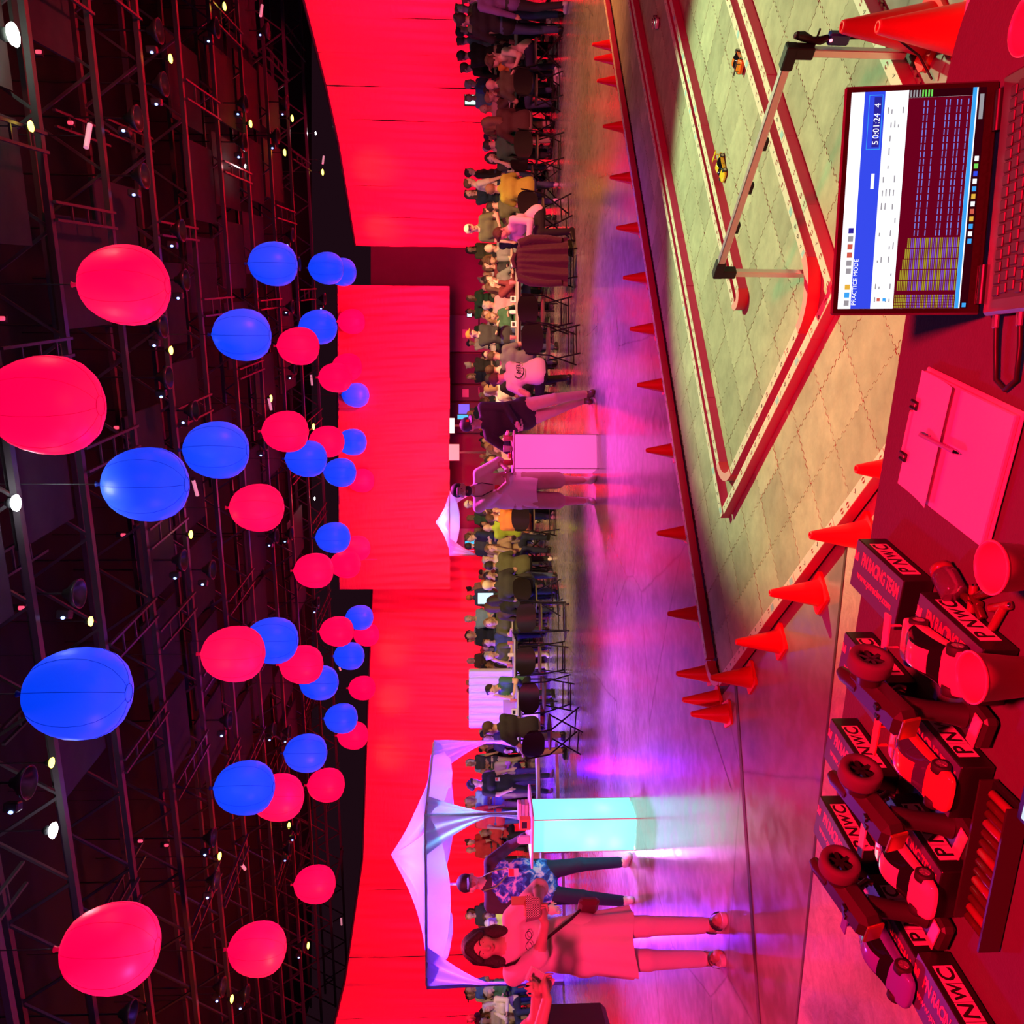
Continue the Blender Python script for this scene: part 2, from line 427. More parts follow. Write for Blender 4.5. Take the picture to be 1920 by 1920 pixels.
    if hair in ('short', 'long', 'bob', 'bun', 'cap', 'beardcap', 'curly'):
        if hair != 'cap' and hair != 'beardcap':
            B.ell(Hp(0, -.022, .045), np.array((.086, .098, .098)) * S, m=HR, k=.006, R=R)
            B.cap(Hp(-.05, .055, .098), Hp(.05, .05, .1), .028 * S, m=HR, k=.02)
            for sgn in (-1, 1): B.cap(Hp(sgn * .074, .012, .05), Hp(sgn * .076, -.005, .0), .018 * S, .012 * S, m=HR, k=.012)
        else:
            B.ell(Hp(0, -.015, .055), np.array((.088, .105, .085)) * S, m=HR, k=.006, R=R)
            B.ell(Hp(0, .125, .058), np.array((.065, .065, .012)) * S, m=HR, k=.012, R=R)
        if hair in ('beardcap',): B.cap(Hp(-.03, .06, -.07), Hp(.03, .06, -.07), .036 * S, m=5, k=.02)
        if hair == 'long':
            for sgn in (-1, 1): B.cap(Hp(sgn * .07, -.02, .02), Hp(sgn * .085, -.005, -.17), .042 * S, .035 * S, m=HR, k=.03)
            B.cap(Hp(0, -.07, 0), Hp(0, -.085, -.2), .075 * S, .06 * S, m=HR, k=.03)
        if hair == 'bob':
            for sgn in (-1, 1): B.cap(Hp(sgn * .07, -.015, .03), Hp(sgn * .088, .0, -.085), .04 * S, .034 * S, m=HR, k=.03)
            B.cap(Hp(0, -.06, .02), Hp(0, -.07, -.08), .085 * S, .07 * S, m=HR, k=.03)
        if hair == 'bun': B.ell(Hp(0, -.08, .13), np.array((.045, .045, .045)) * S, m=HR, k=.02)
        if hair == 'curly':
            rr = random.Random(5)
            for i in range(26):
                a, b = rr.uniform(0, 2 * PI), rr.uniform(-.3, 1.4); B.ell(Hp(.1 * math.cos(a) * math.cos(b), -.03 + .095 * math.sin(a) * math.cos(b) * (1 if math.sin(a) < 0 else .4), .05 + .095 * math.sin(b)), np.full(3, .038) * S, m=HR, k=.015)
    # arms
    hands = hands or {}; elbow = elbow or {}; handdir = handdir or {}
    wrists = {}
    for sd, sg in (('L', 1), ('R', -1)):
        sh = Tp(sg * .175, -.01, .455)
        tgt = hands.get(sd)
        tgt = np.array(tgt) if tgt is not None else Tp(sg * .27, .05, -.07)
        el, wr = ik(sh, tgt, .285 * S, .255 * S, elbow.get(sd, x * sg * .5 - f * .6 - t * .6))
        um = TM if sleeve != 'none' else SK
        B.cap(sh, el, .058 * S, .044 * S, m=SK if sleeve == 'none' else (TM if sleeve == 'long' else SK), k=.03)
        if sleeve == 'short': B.cap(sh, sh + (el - sh) * .68, .066 * S, .062 * S, m=TM, k=.02)
        if sleeve == 'elbow': B.cap(sh, el + (wr - el) * .12, .068 * S, .062 * S, m=TM, k=.02)
        if sleeve == 'long': B.cap(sh, el, .066 * S, .054 * S, m=TM, k=.02); B.cap(el, wr - (wr - el) * .03, .052 * S, .042 * S, m=TM, k=.02)
        else: B.cap(el, wr, .042 * S, .029 * S, m=SK, k=.02)
        hdv = nrm(handdir.get(sd, wr - el)); pole = nrm(np.cross(hdv, x * sg)); ac = nrm(np.cross(hdv, pole))
        wrists[sd] = (wr, hdv, pole, ac)
        pal = wr + hdv * .055 * S
        B.cap(wr, pal + hdv * .02 * S, .026 * S, .033 * S, m=SK, k=.02, fd=pole, fl=.62)
        B.cap(pal - ac * .018 * S, pal + ac * .018 * S, .03 * S, m=SK, k=.02, fd=pole, fl=.6)
        if fingers:
            for n_, (off, ln) in enumerate(((-.030, .062), (-.010, .074), (.010, .070), (.030, .055))):
                r0 = pal + hdv * .032 * S + ac * off * S; d1 = nrm(hdv * math.cos(curl * .5) + pole * math.sin(curl * .5)); d2 = nrm(hdv * math.cos(curl * 1.5) + pole * math.sin(curl * 1.5))
                m1 = r0 + d1 * ln * .55 * S; m2 = m1 + d2 * ln * .5 * S
                B.cap(r0, m1, .0092 * S, .0085 * S, m=SK, k=.004); B.cap(m1, m2, .0085 * S, .0072 * S, m=SK, k=.003)
            th = pal - hdv * .02 * S - ac * sg * .03 * S; td = nrm(hdv * .7 - ac * sg * .6 + pole * .35)
            B.cap(th, th + td * .04 * S, .013 * S, .0105 * S, m=SK, k=.01); B.cap(th + td * .04 * S, th + (td * .045 + hdv * .028) * S, .0105 * S, .008 * S, m=SK, k=.004)
        else:
            fd_ = nrm(hdv * .8 + pole * .5); B.cap(pal + hdv * .02 * S, pal + hdv * .03 * S + fd_ * .05 * S, .030 * S, .022 * S, m=SK, k=.015, fd=pole, fl=.6)
            B.cap(pal - ac * sg * .02 * S, pal - ac * sg * .045 * S + hdv * .03 * S, .013 * S, .010 * S, m=SK, k=.01)
    # legs
    feet = feet or {}; knee = knee or {}; footdir = footdir or {}
    for sd, sg in (('L', 1), ('R', -1)):
        hj = hip + S * np.array((sg * .09 * w, 0, -.01))
        ft = np.array(feet.get(sd, (sg * .11 * S, .0, 0.)), float); an = ft + np.array((0, .03, .085 * S))
        kn, an = ik(hj, an, .44 * S, .43 * S, knee.get(sd, (sg * .1, -1, .15)))
        W_ = w ** .5
        if legs in ('long', 'wide'):
            fl = 1.35 if legs == 'wide' else 1.0
            B.cap(hj, kn, .094 * S * W_, .066 * S * fl ** .5, m=LG, k=.03); B.cap(kn, an + np.array((0, 0, .03)), .064 * S * fl ** .5, .053 * S * fl, m=LG, k=.02)
            B.cap(kn, an, .05 * S, .038 * S, m=SK, k=.01)
        elif legs == 'shorts':
            kk = hj + (kn - hj) * .98
            B.cap(hj, kk, .105 * S * W_, .104 * S, m=LG, k=.03); B.cap(kn, kn + (an - kn) * .10, .102 * S, .105 * S, m=LG, k=.01)
            B.cap(kn, kn + (an - kn) * .4, .052 * S, .056 * S, m=SK, k=.02); B.cap(kn + (an - kn) * .4, an, .056 * S, .036 * S, m=SK, k=.02)
        else:
            B.cap(hj, kn, .085 * S * W_, .057 * S, m=SK, k=.03); B.cap(kn, an, .054 * S, .036 * S, m=SK, k=.02)
        fdv = nrm(footdir.get(sd, (sg * .15, -1, 0))); base = an - np.array((0, 0, .085 * S))
        B.cap(base + np.array((0, 0, .045)) * S - fdv * .035 * S, base + fdv * .15 * S + np.array((0, 0, .032)) * S, .042 * S, .034 * S, m=SH, k=.02)
        B.cap(base + np.array((0, 0, .024)) * S - fdv * .05 * S, base + fdv * .17 * S + np.array((0, 0, .024)) * S, .030 * S, .03 * S, m=SH, k=.012)
        B.cap(an, base + np.array((0, 0, .05)) * S, .042 * S, .042 * S, m=SH, k=.015)
    return B, dict(Tp=Tp, Hp=Hp, hc=hc, hr=hr, hf=hf2, hu=hu, S=S, wr=wrists, x=x, f=f, t=t, hip=hip, R=R)
# cloth and skin colours of the crowd
def cloth(name, c, noise=.15): return mat('cloth_' + name, c, .85, noise=noise, scale=14, bump=.5, bscale=9, sheen=.02)
SKINS = [mat('skin_%d' % i, c, .5, noise=.06, scale=20, spec=.4) for i, c in enumerate(((.62, .38, .28), (.55, .32, .22), (.68, .44, .33), (.30, .16, .10), (.48, .28, .19)))]
HAIRS = [mat('hair_%d' % i, c, .55, noise=.35, scale=60, bump=.5, bscale=120) for i, c in enumerate(((.03, .02, .015), (.10, .05, .025), (.22, .13, .06), (.5, .47, .44), (.015, .012, .012), (.35, .22, .10)))]
CL = {k: cloth(k, v) for k, v in dict(black=(.012, .012, .013), charcoal=(.035, .035, .037), navy=(.015, .022, .06), grey=(.20, .20, .20), white=(.78, .77, .75), olive=(.10, .11, .05), brown=(.09, .05, .03), tan=(.42, .32, .20), blue=(.06, .14, .40), sky=(.25, .42, .62), lime=(.42, .62, .05), orange=(.8, .28, .05), maroon=(.16, .02, .03), pink=(.75, .35, .42), purple=(.20, .10, .32), denim=(.05, .08, .17), khaki=(.50, .38, .28), cream=(.70, .62, .48), green=(.05, .16, .08), red=(.55, .03, .03)).items()}
M_SHOE_W = mat('white_shoe', (.75, .73, .7), .6); M_SHOE_B = mat('black_shoe', (.015, .014, .014), .4); M_SHOE_R = mat('brown_boot', (.11, .035, .025), .5)
def dress(name, me, label, pos, rz, skin, top, leg, shoe, hairm, extra=None, group=None, cat='person'):
    mats = [skin, top, leg, shoe, hairm, extra or top]
    o = bpy.data.objects.new(name, me); COL.objects.link(o)
    if len(me.materials) == 0:
        for m in mats: me.materials.append(m)
    for i, m in enumerate(mats):
        o.material_slots[i].link = 'OBJECT'; o.material_slots[i].material = m
    o.location = pos; o.rotation_euler = (0, 0, rz)
    return tag(o, label, cat, group)
# ------------------------------------------------------------------ words for labels
_ONES = 'first second third fourth fifth sixth seventh eighth ninth tenth eleventh twelfth thirteenth fourteenth fifteenth sixteenth seventeenth eighteenth nineteenth'.split()
_TENS = {2: 'twenti', 3: 'thirti', 4: 'forti', 5: 'fifti', 6: 'sixti', 7: 'seventi', 8: 'eighti', 9: 'nineti'}
_TENC = {2: 'twenty', 3: 'thirty', 4: 'forty', 5: 'fifty', 6: 'sixty', 7: 'seventy', 8: 'eighty', 9: 'ninety'}
def nth(n):
    if n < 20: return _ONES[n - 1]
    if n >= 100: return 'hundred-and-' + (nth(n - 100) if n > 100 else '') if n > 100 else 'hundredth'
    t, o = divmod(n, 10)
    return _TENS[t] + 'eth' if o == 0 else _TENC[t] + '-' + _ONES[o - 1]
# ------------------------------------------------------------------ floor
def floor_mat():
    m = bpy.data.materials.new('polished_concrete'); m.use_nodes = True
    nt = m.node_tree; b = nt.nodes['Principled BSDF']; N = nt.nodes.new; Lk = nt.links.new
    tc = N('ShaderNodeTexCoord')
    n1 = N('ShaderNodeTexNoise'); n1.inputs['Scale'].default_value = .9; n1.inputs['Detail'].default_value = 8; n1.inputs['Roughness'].default_value = .6
    Lk(tc.outputs['Object'], n1.inputs['Vector'])
    n2 = N('ShaderNodeTexNoise'); n2.inputs['Scale'].default_value = 9; n2.inputs['Detail'].default_value = 6
    Lk(tc.outputs['Object'], n2.inputs['Vector'])
    r1 = N('ShaderNodeValToRGB'); r1.color_ramp.elements[0].position = .35; r1.color_ramp.elements[0].color = (.27, .26, .25, 1)
    r1.color_ramp.elements[1].position = .68; r1.color_ramp.elements[1].color = (.42, .40, .38, 1)
    Lk(n1.outputs['Fac'], r1.inputs[0])
    r2 = N('ShaderNodeValToRGB'); r2.color_ramp.elements[0].position = .42; r2.color_ramp.elements[0].color = (.90, .90, .90, 1)
    r2.color_ramp.elements[1].position = .6; r2.color_ramp.elements[1].color = (1, 1, 1, 1)
    Lk(n2.outputs['Fac'], r2.inputs[0])
    mx = N('ShaderNodeMix'); mx.data_type = 'RGBA'; mx.blend_type = 'MULTIPLY'; mx.inputs[0].default_value = 1
    Lk(r1.outputs[0], mx.inputs[6]); Lk(r2.outputs[0], mx.inputs[7])
    # fine cracks
    vo = N('ShaderNodeTexVoronoi'); vo.feature = 'DISTANCE_TO_EDGE'; vo.inputs['Scale'].default_value = .55
    dn = N('ShaderNodeMix'); dn.data_type = 'RGBA'; dn.inputs[0].default_value = .08
    Lk(tc.outputs['Object'], dn.inputs[6]); Lk(n1.outputs['Color'], dn.inputs[7]); Lk(dn.outputs[2], vo.inputs['Vector'])
    cr = N('ShaderNodeValToRGB'); cr.color_ramp.elements[0].position = 0; cr.color_ramp.elements[0].color = (.45, .42, .4, 1)
    cr.color_ramp.elements[1].position = .006; cr.color_ramp.elements[1].color = (1, 1, 1, 1)
    Lk(vo.outputs['Distance'], cr.inputs[0])
    m2 = N('ShaderNodeMix'); m2.data_type = 'RGBA'; m2.blend_type = 'MULTIPLY'; m2.inputs[0].default_value = .55
    Lk(mx.outputs[2], m2.inputs[6]); Lk(cr.outputs[0], m2.inputs[7])
    Lk(m2.outputs[2], b.inputs['Base Color'])
    rr = N('ShaderNodeMapRange'); rr.inputs[1].default_value = .3; rr.inputs[2].default_value = .7; rr.inputs[3].default_value = .13; rr.inputs[4].default_value = .27
    Lk(n2.outputs['Fac'], rr.inputs[0]); Lk(rr.outputs[0], b.inputs['Roughness'])
    b.inputs['Specular IOR Level'].default_value = .85
    bp = N('ShaderNodeBump'); bp.inputs['Strength'].default_value = .05; bp.inputs['Distance'].default_value = .01
    Lk(n2.outputs['Fac'], bp.inputs['Height']); Lk(bp.outputs['Normal'], b.inputs['Normal'])
    return m
M_FLOOR = floor_mat()
o = struct(MB().add([(-26, -5, 0), (26, -5, 0), (26, 52, 0), (-26, 52, 0)], [(0, 1, 2, 3)]).build('floor', M_FLOOR))
tag(o, 'polished grey concrete floor of the hall with coloured light on it', 'floor')
M_SEAM = mat('joint_filler', (.10, .055, .045), .7, noise=.4, scale=30)
def seam(p, q, w, z=.003):
    p = Vector(p); q = Vector(q); d = (q - p).normalized(); n = Vector((-d.y, d.x, 0)) * w / 2
    o = MB().add([p - n, q - n, q + n, p + n], [(0, 1, 2, 3)]).build('trim_%d' % seam.k, M_SEAM); seam.k += 1
    o.location.z = z
    tag(struct(o), ['dark filled floor joint running from the track corner past the woman in sandals', 'thin floor joint beside the table with car boxes', 'faint floor joint crossing near the light cube'][seam.k - 2], 'joint')
seam.k = 1
a_, b_ = G(1380, 1290), G(1424, 1918)
seam(a_ + (a_ - b_) * .02, b_ + (b_ - a_) * 1.5, .045)
a_, b_ = G(1590, 1000), G(1531, 1560)
seam(a_, b_ + (b_ - a_) * 2, .018)
a_, b_ = G(1330, 1350), G(1372, 1480)
seam(a_, b_ , .008)
M_WORN = mat('flaked_floor_paint', (.60, .50, .42), .6, noise=.75, scale=6, bump=.4, bscale=12)
_cr = [n for n in M_WORN.node_tree.nodes if n.type == 'TEX_NOISE'][0]; _cr.inputs['Roughness'].default_value = .8; _cr.inputs['Distortion'].default_value = 1.5
a_, b_ = G(1593, 1000), G(1534, 1560); _d = (b_ - a_).normalized(); _n = Vector((_d.y, -_d.x, 0)); _n = _n if _n.y < 0 else -_n
o = MB().add([a_ - _d * .3, a_ - _d * .3 + _n * 1.6, b_ + _d * 1.6 + _n * 1.6, b_ + _d * 1.6], [(0, 1, 2, 3)]).build('trim_4', M_WORN, None, (0, 0, .0015)); tag(struct(o), 'strip of flaked painted concrete beside the table with car boxes', 'floor strip')
# ------------------------------------------------------------------ drapes
def drape_mat(name, col):
    m = mat(name, col, .55, sheen=.2)
    nt = m.node_tree; b = nt.nodes['Principled BSDF']; N = nt.nodes.new
    tc = N('ShaderNodeTexCoord'); mp = N('ShaderNodeMapping'); mp.inputs['Scale'].default_value = (1.2, 1.2, 5.0)
    n = N('ShaderNodeTexNoise'); n.inputs['Scale'].default_value = 1.5; n.inputs['Detail'].default_value = 5
    nt.links.new(tc.outputs['Object'], mp.inputs[0]); nt.links.new(mp.outputs[0], n.inputs['Vector'])
    bp = N('ShaderNodeBump'); bp.inputs['Strength'].default_value = .35; bp.inputs['Distance'].default_value = .08
    nt.links.new(n.outputs['Fac'], bp.inputs['Height']); nt.links.new(bp.outputs['Normal'], b.inputs['Normal'])
    return m
M_DRAPE = drape_mat('red_drape_cloth', (.85, .12, .12))
def drape(name, path, z0, z1, label, pw=1.8, kind='structure', cat='wall', wob=.05):
    """a run of drape panels hung from a pipe; every panel is a part"""
    path = [Vector((p[0], p[1], 0)) for p in path]
    segs = [(path[i + 1] - path[i]).length for i in range(len(path) - 1)]; L = sum(segs)
    def P(s):
        for i, l in enumerate(segs):
            if s <= l or i == len(segs) - 1:
                return path[i] + (path[i + 1] - path[i]) * (s / l)
            s -= l
    pipe = MB().tube([p + Vector((0, 0, z1 + .03)) for p in path], .05, 8)
    root = pipe.build(name, M_DARKST)
    tag(root, label, cat, kind=kind)
    n = max(1, round(L / pw)); rnd = random.Random(len(label))
    for k in range(n):
        s0, s1 = L * k / n, L * (k + 1) / n
        ph = rnd.random() * 6; dz = rnd.uniform(-.02, .02)
        def fn(u, v):
            s = s0 + (s1 - s0) * u; p = P(s); q = P(min(L, s + .05)) - P(max(0, s - .05)); q.normalize()
            nn = Vector((q.y, -q.x, 0))
            bulge = .06 * math.sin(PI * u) + wob * math.sin(6 * PI * u + ph) * (.3 + .7 * (1 - v)) + .02 * math.sin(23 * u + 9 * v + ph)
            edge = .025 * abs(math.sin(v * 40 + ph)) * max(0, 1 - 12 * min(u, 1 - u))
            return p + nn * (bulge + edge) + Vector((0, 0, z0 + dz + (z1 - z0 - dz) * v))
        MB().surf(fn, 22, 18).build('drape_panel', M_DRAPE, root)
    return root
drape('wall_right', [(18.6, 21.5), (16.7, 27), (15.9, 31.8), (15.1, 34.6), (12.5, 39.6)], 0, 7.0, 'tall red drape along the right side of the hall')
drape('wall_left', [(-2.0, 46.8), (-4.3, 46.3), (-17.4, 42.2), (-20.2, 36.4), (-20.6, 31.0), (-20.0, 25)], 0, 7.0, 'tall red drape behind the crowd on the tent side')
drape('hung_drape', [(-3.72, 40.6), (10.75, 40.0)], 2.62, 7.9, 'red hanging drape with a straight hem above the back doors', 1.45, None, 'drape', .03)
M_BACK = mat('back_wall_paint', (.30, .10, .16), .7, noise=.15, scale=2)
o = MB().box((10.5, 47.3, 3.6), (33, .2, 7.2)).build('wall_back', M_BACK); tag(struct(o), 'dark painted wall behind the hanging red drape', 'wall')
# back doors under the hung drape
M_DOOR = mat('dark_door_paint', (.055, .04, .075), .5); M_DOORL = mat('grey_door_paint', (.28, .28, .30), .5)
M_SIGN = mat('paper_notice', (.75, .6, .8), .8)
for i, (y0, y1, m) in enumerate(((590, 660, M_DOORL), (662, 720, M_DOOR), (722, 752, M_DOOR), (754, 783, M_DOOR), (784, 812, M_DOOR), (990, 1036, M_DOORL), (1038, 1044, M_DOOR))):
    a = AT(860, y1, 46.8); b = AT(860, y0, 46.8)
    d = MB().box(((a.x + b.x) / 2, 46.9, 1.4), (b.x - a.x - .06, .14, 2.8)).build('door_%d' % (i + 1), m)
    tag(struct(d), ['pale grey back door right of the red hanging drape hem', 'dark back door beside the pale grey one', 'dark back door, second from the pale grey one', 'dark back door, third from the pale grey one', 'dark back door nearest the neon tube', 'pale grey back door beside the cyan screen', 'narrow dark door leaf by the cyan screen'][i], 'door')
    MB().box((b.x - .35, 46.8, 1.15), (.5, .05, .07)).build('push_bar', M_CHROME, d)
    if i in (0, 2, 4): MB().box(((a.x + b.x) / 2, 46.81, 1.9), (.45, .02, .35)).build('notice', M_SIGN, d)
# ------------------------------------------------------------------ ceiling
M_CEIL = mat('black_ceiling', (.012, .010, .011), .9, noise=.5, scale=.6)
o = MB().add([(-30, -5, 11.4), (30, -5, 11.4), (30, 52, 11.4), (-30, 52, 11.4)], [(3, 2, 1, 0)]).build('ceiling', M_CEIL)
tag(struct(o), 'black ceiling deck high above the trusses', 'ceiling')
BA = math.radians(15.5)
DV = Vector((math.sin(BA), math.cos(BA), 0)); CV = Vector((math.cos(BA), -math.sin(BA), 0))
M_TRUSS = mat('black_painted_steel', (.085, .07, .075), .35, .4)
M_PANEL = mat('acoustic_panel', (.03, .022, .022), .8, noise=.5, scale=3)
def BP(c, d, z): return CV * c + DV * d + Vector((0, 0, z))
ti = 0
TR_D = [6.0, 8.2, 10.4, 12.6, 14.8, 17.2, 19.6, 22.2, 25.0, 28.0, 31.2, 34.6, 38.2]
for d in TR_D:
    half = .62 * d + 9
    t = thing('ceiling_truss', 'black steel ceiling truss crossing the hall, %s from the camera' % nth(ti + 1), 'truss', BP(0, d, 0), -BA, 'steel trusses under the ceiling')
    c0, c1 = -half - d * .15, half * .62
    MB().bar((c0, 0, 8.45), (c1, 0, 8.45), .13, .10).build('bottom_chord', M_TRUSS, t)
    MB().bar((c0, 0, 9.7), (c1, 0, 9.7), .13, .10).build('top_chord', M_TRUSS, t)
    n = int((c1 - c0) / 1.7); webs = None
    for k in range(n):
        x0 = c0 + (c1 - c0) * k / n; x1 = c0 + (c1 - c0) * (k + 1) / n
        if webs is None:
            w = MB().bar((0, 0, 8.45), ((c1 - c0) / n / 2, 0, 9.7), .05, .05).bar(((c1 - c0) / n / 2, 0, 9.7), ((c1 - c0) / n, 0, 8.45), .05, .05)
            webs = w.mesh('web_bar')
        link('web_bar', webs, M_TRUSS, t, (x0, 0, 0))
    ti += 1
# ladder rails that run between the trusses
rnd = random.Random(4); ri = 0
for i in range(len(TR_D) - 1):
    d0, d1 = TR_D[i], TR_D[i + 1]; dm = (d0 + d1) / 2
    cs = [c for c in np.arange(-.75 * dm - 1, .45 * dm + 1, 3.4 if i < 7 else 4.6)]
    for c in cs:
        c += rnd.uniform(-.8, .8); z = 8.35 + rnd.choice((0, .0, .9)); w = rnd.choice((.28, .42))
        t = thing('ceiling_ladder_rail', 'dark double rail bridging two ceiling trusses, %s counted from the camera' % nth(ri + 1), 'rail', BP(c, d0, z), -BA, 'rails bridging the ceiling trusses')
        L = d1 - d0
        for s in (-w / 2, w / 2): MB().bar((s, 0, 0), (s, L, 0), .045, .06).build('rail', M_TRUSS, t)
        for k in range(1, 4): MB().bar((-w / 2, L * k / 4, 0), (w / 2, L * k / 4, 0), .035, .035).build('rung', M_TRUSS, t)
        ri += 1
# dark acoustic panels lying in the grid
pi_ = 0
for i in range(2, len(TR_D) - 2):
    d0, d1 = TR_D[i], TR_D[i + 1]
    for c in np.arange(-.62 * d0, .42 * d0, 2.3):
        if rnd.random() < .45: continue
        o = MB().box((0, 0, 0), (1.9, (d1 - d0) * .86, .06)).build('ceiling_panel', M_PANEL, None, BP(c, (d0 + d1) / 2, 8.62 + .2 * rnd.random()), (0, 0, -BA))
        tag(o, 'dark acoustic panel lying in the ceiling grid, %s from the camera' % nth(pi_ + 1), 'panel', 'acoustic panels in the ceiling grid'); pi_ += 1
# lamps in the ceiling
def bulb_mat(name, c, s): return mat(name, (.8, .8, .8), .3, emit=c, es=s)
M_YEL = bulb_mat('warm_bulb', (1, .78, .07), 7); M_WHT = bulb_mat('cold_bulb', (.85, .95, 1), 120); M_GRN = bulb_mat('green_white_bulb', (.8, 1, .8), 120)
M_BLED = bulb_mat('blue_indicator', (.2, .32, 1), 4); M_PTUBE = bulb_mat('pink_tube_glass', (1, .30, .42), .6); M_RLED = bulb_mat('red_exit_glass', (1, .06, .12), 1.0)
def zplane(x, y, z): return G(x, y, z)
def bulbs(lst, m, r, nm, what, cat, z=8.2, grp=None):
    for i, (x, y) in enumerate(sorted(lst, key=lambda p: p[1])):
        p = zplane(x, y, z); R = r * (.6 + .4 * p.y / 16)
        t = thing(nm, 'small ceiling lamp with %s, %s such lamp from the photo top' % (what, nth(i + 1)), cat, p, 0, grp)
        MB().lathe([(.001, -.16), (.6, -.14), (.9, -.05), (.8, .1), (.45, .2), (.001, .22)], 12).build('bulb', m, t).scale = (R, R, R * 1.6)
        MB().lathe([(.5, .18), (.55, .5), (.3, .7), (.001, .72)], 10).build('socket', M_DARKST, t).scale = (R, R, R * 1.6)
        MB().tube([(0, 0, R), (0, 0, 11.4 - z)], .012, 5).build('drop_rod', M_DARKST, t)
bulbs([(320, 110), (58, 237), (470, 232), (548, 222), (534, 286), (605, 323), (321, 657), (508, 747), (358, 1002), (170, 1165), (97, 1430), (412, 1605), (542, 1548), (435, 1873), (578, 1773), (421, 12), (588, 800)], M_YEL, .10, 'ceiling_bulb', 'a glowing yellow bulb', 'lamp', grp='yellow ceiling bulbs')
bulbs([(460, 312), (592, 250), (590, 935)], M_WHT, .05, 'ceiling_bulb', 'a pinpoint white bulb', 'lamp', grp='small white ceiling bulbs')
bulbs([(30, 943), (100, 1557)], M_WHT, .15, 'ceiling_floodlight', 'a dazzling white beam', 'lamp', grp='white floodlights')
bulbs([(25, 65)], M_GRN, .2, 'ceiling_floodlight', 'a dazzling greenish beam', 'lamp')
# dome lamps with a blue indicator
M_DOME = mat('dark_dome_shade', (.06, .05, .05), .3, .4)
proto = None
dl = [(300, 58), (408, 52), (504, 58), (310, 158), (260, 222), (462, 194), (460, 267), (540, 192), (522, 255), (273, 330), (343, 432), (350, 525), (550, 440), (562, 495), (308, 612), (318, 708), (367, 770), (60, 720), (150, 1113), (346, 1050), (400, 1068), (55, 1467), (500, 830), (555, 690), (402, 1570), (408, 1650), (432, 1350), (515, 1368), (544, 1372), (560, 1552), (545, 1592), (420, 1850), (465, 1862), (572, 1772), (250, 1900), (550, 575), (520, 1005), (548, 1000), (475, 1180), (610, 560), (598, 1130), (612, 1010)]
for i, (x, y) in enumerate(sorted(dl, key=lambda p: p[1])):
    p = zplane(x, y, 8.0 if x < 560 else 7.7)
    lab = 'dark dome ceiling lamp with a blue indicator, %s dome from the photo top' % nth(i + 1)
    if proto is None:
        t = thing('dome_lamp', lab, 'lamp', p, 0, 'dome lamps with blue indicators')
        MB().lathe([(.03, .28), (.07, .26), (.09, .2), (.22, .08), (.25, 0), (.235, 0), (.2, .07), (.05, .18)], 18).build('shade', M_DOME, t)
        MB().tube([(0, 0, .27), (0, 0, 3.7)], .02, 6).build('stem', M_DARKST, t)
        MB().box((-.34, 0, .22), (.14, .16, .22), bev=.02).build('driver_box', M_DOME, t)
        MB().ell((-.40, -.09, .2), (.028, .028, .035), 8, 6).build('indicator', M_BLED, t)
        proto = t
    else: dup(proto, p, random.Random(i).uniform(-.6, .6), lab)
for i, (x, y, a) in enumerate(((490, 20, .4), (606, 300, .5), (506, 757, -.8), (584, 712, -.6), (366, 914, -.7), (456, 1625, -.9), (640, 1727, -.3), (165, 255, .3), (637, 1253, -1.0))):
    p = zplane(x, y, 8.1); v = Vector((math.cos(a), math.sin(a), 0)) * .24
    t = thing('tube_lamp', 'short pinkish tube lamp on the dark ceiling, %s from the photo top' % nth(sorted([20, 300, 757, 712, 914, 1625, 1727, 255, 1253]).index(y) + 1), 'lamp', p, 0, 'pink tube lamps')
    MB().tube([-v, v], .045, 8).build('tube', M_PTUBE, t); MB().tube([v, v * 1.15], .05, 8).build('end_cap', M_DARKST, t); MB().tube([(0, 0, .05), (0, 0, 11.4 - p.z)], .01, 5).build('drop_rod', M_DARKST, t)
for i, (x, y) in enumerate(sorted(((132, 230), (72, 97), (237, 415), (218, 802), (231, 1003), (40, 1140), (263, 1577), (312, 1585), (330, 1245), (3, 597)), key=lambda p: p[1])):
    p = zplane(x, y, 9.2)
    t = thing('exit_beacon', 'tiny red glowing beacon up in the ceiling, %s from the photo top' % nth(i + 1), 'beacon', p, 0, 'red ceiling beacons')
    MB().box((0, 0, 0), (.07, .04, .11), bev=.015).build('lens', M_RLED, t); MB().box((0, .05, .05), (.12, .05, .22)).build('housing', M_DARKST, t)
# ------------------------------------------------------------------ balloons
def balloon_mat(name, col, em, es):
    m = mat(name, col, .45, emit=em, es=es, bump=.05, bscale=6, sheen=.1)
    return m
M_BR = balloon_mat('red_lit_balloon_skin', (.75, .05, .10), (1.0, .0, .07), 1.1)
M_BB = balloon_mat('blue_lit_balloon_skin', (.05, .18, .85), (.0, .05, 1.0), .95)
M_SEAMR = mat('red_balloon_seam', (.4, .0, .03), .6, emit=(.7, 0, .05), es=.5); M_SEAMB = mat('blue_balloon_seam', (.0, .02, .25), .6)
BPROF = [(.06, -.52), (.10, -.515), (.22, -.485), (.34, -.42), (.43, -.32), (.485, -.19), (.50, -.05), (.49, .09), (.455, .22), (.40, .34), (.325, .44), (.24, .505), (.15, .55), (.075, .575), (.03, .60), (.001, .605)]
def gored(prof, n=48, gores=8):
    vs = []; fs = []
    for r, z in prof:
        for k in range(n):
            q = 2 * PI * k / n; g = abs(math.sin(q * gores / 2)) ** .5
            rr = r * (.985 + .015 * g); vs.append((rr * math.cos(q), rr * math.sin(q), z))
    for i in range(len(prof) - 1):
        for k in range(n): fs.append((i * n + k, i * n + (k + 1) % n, (i + 1) * n + (k + 1) % n, (i + 1) * n + k))
    return vs, fs
vs, fs = gored(BPROF)
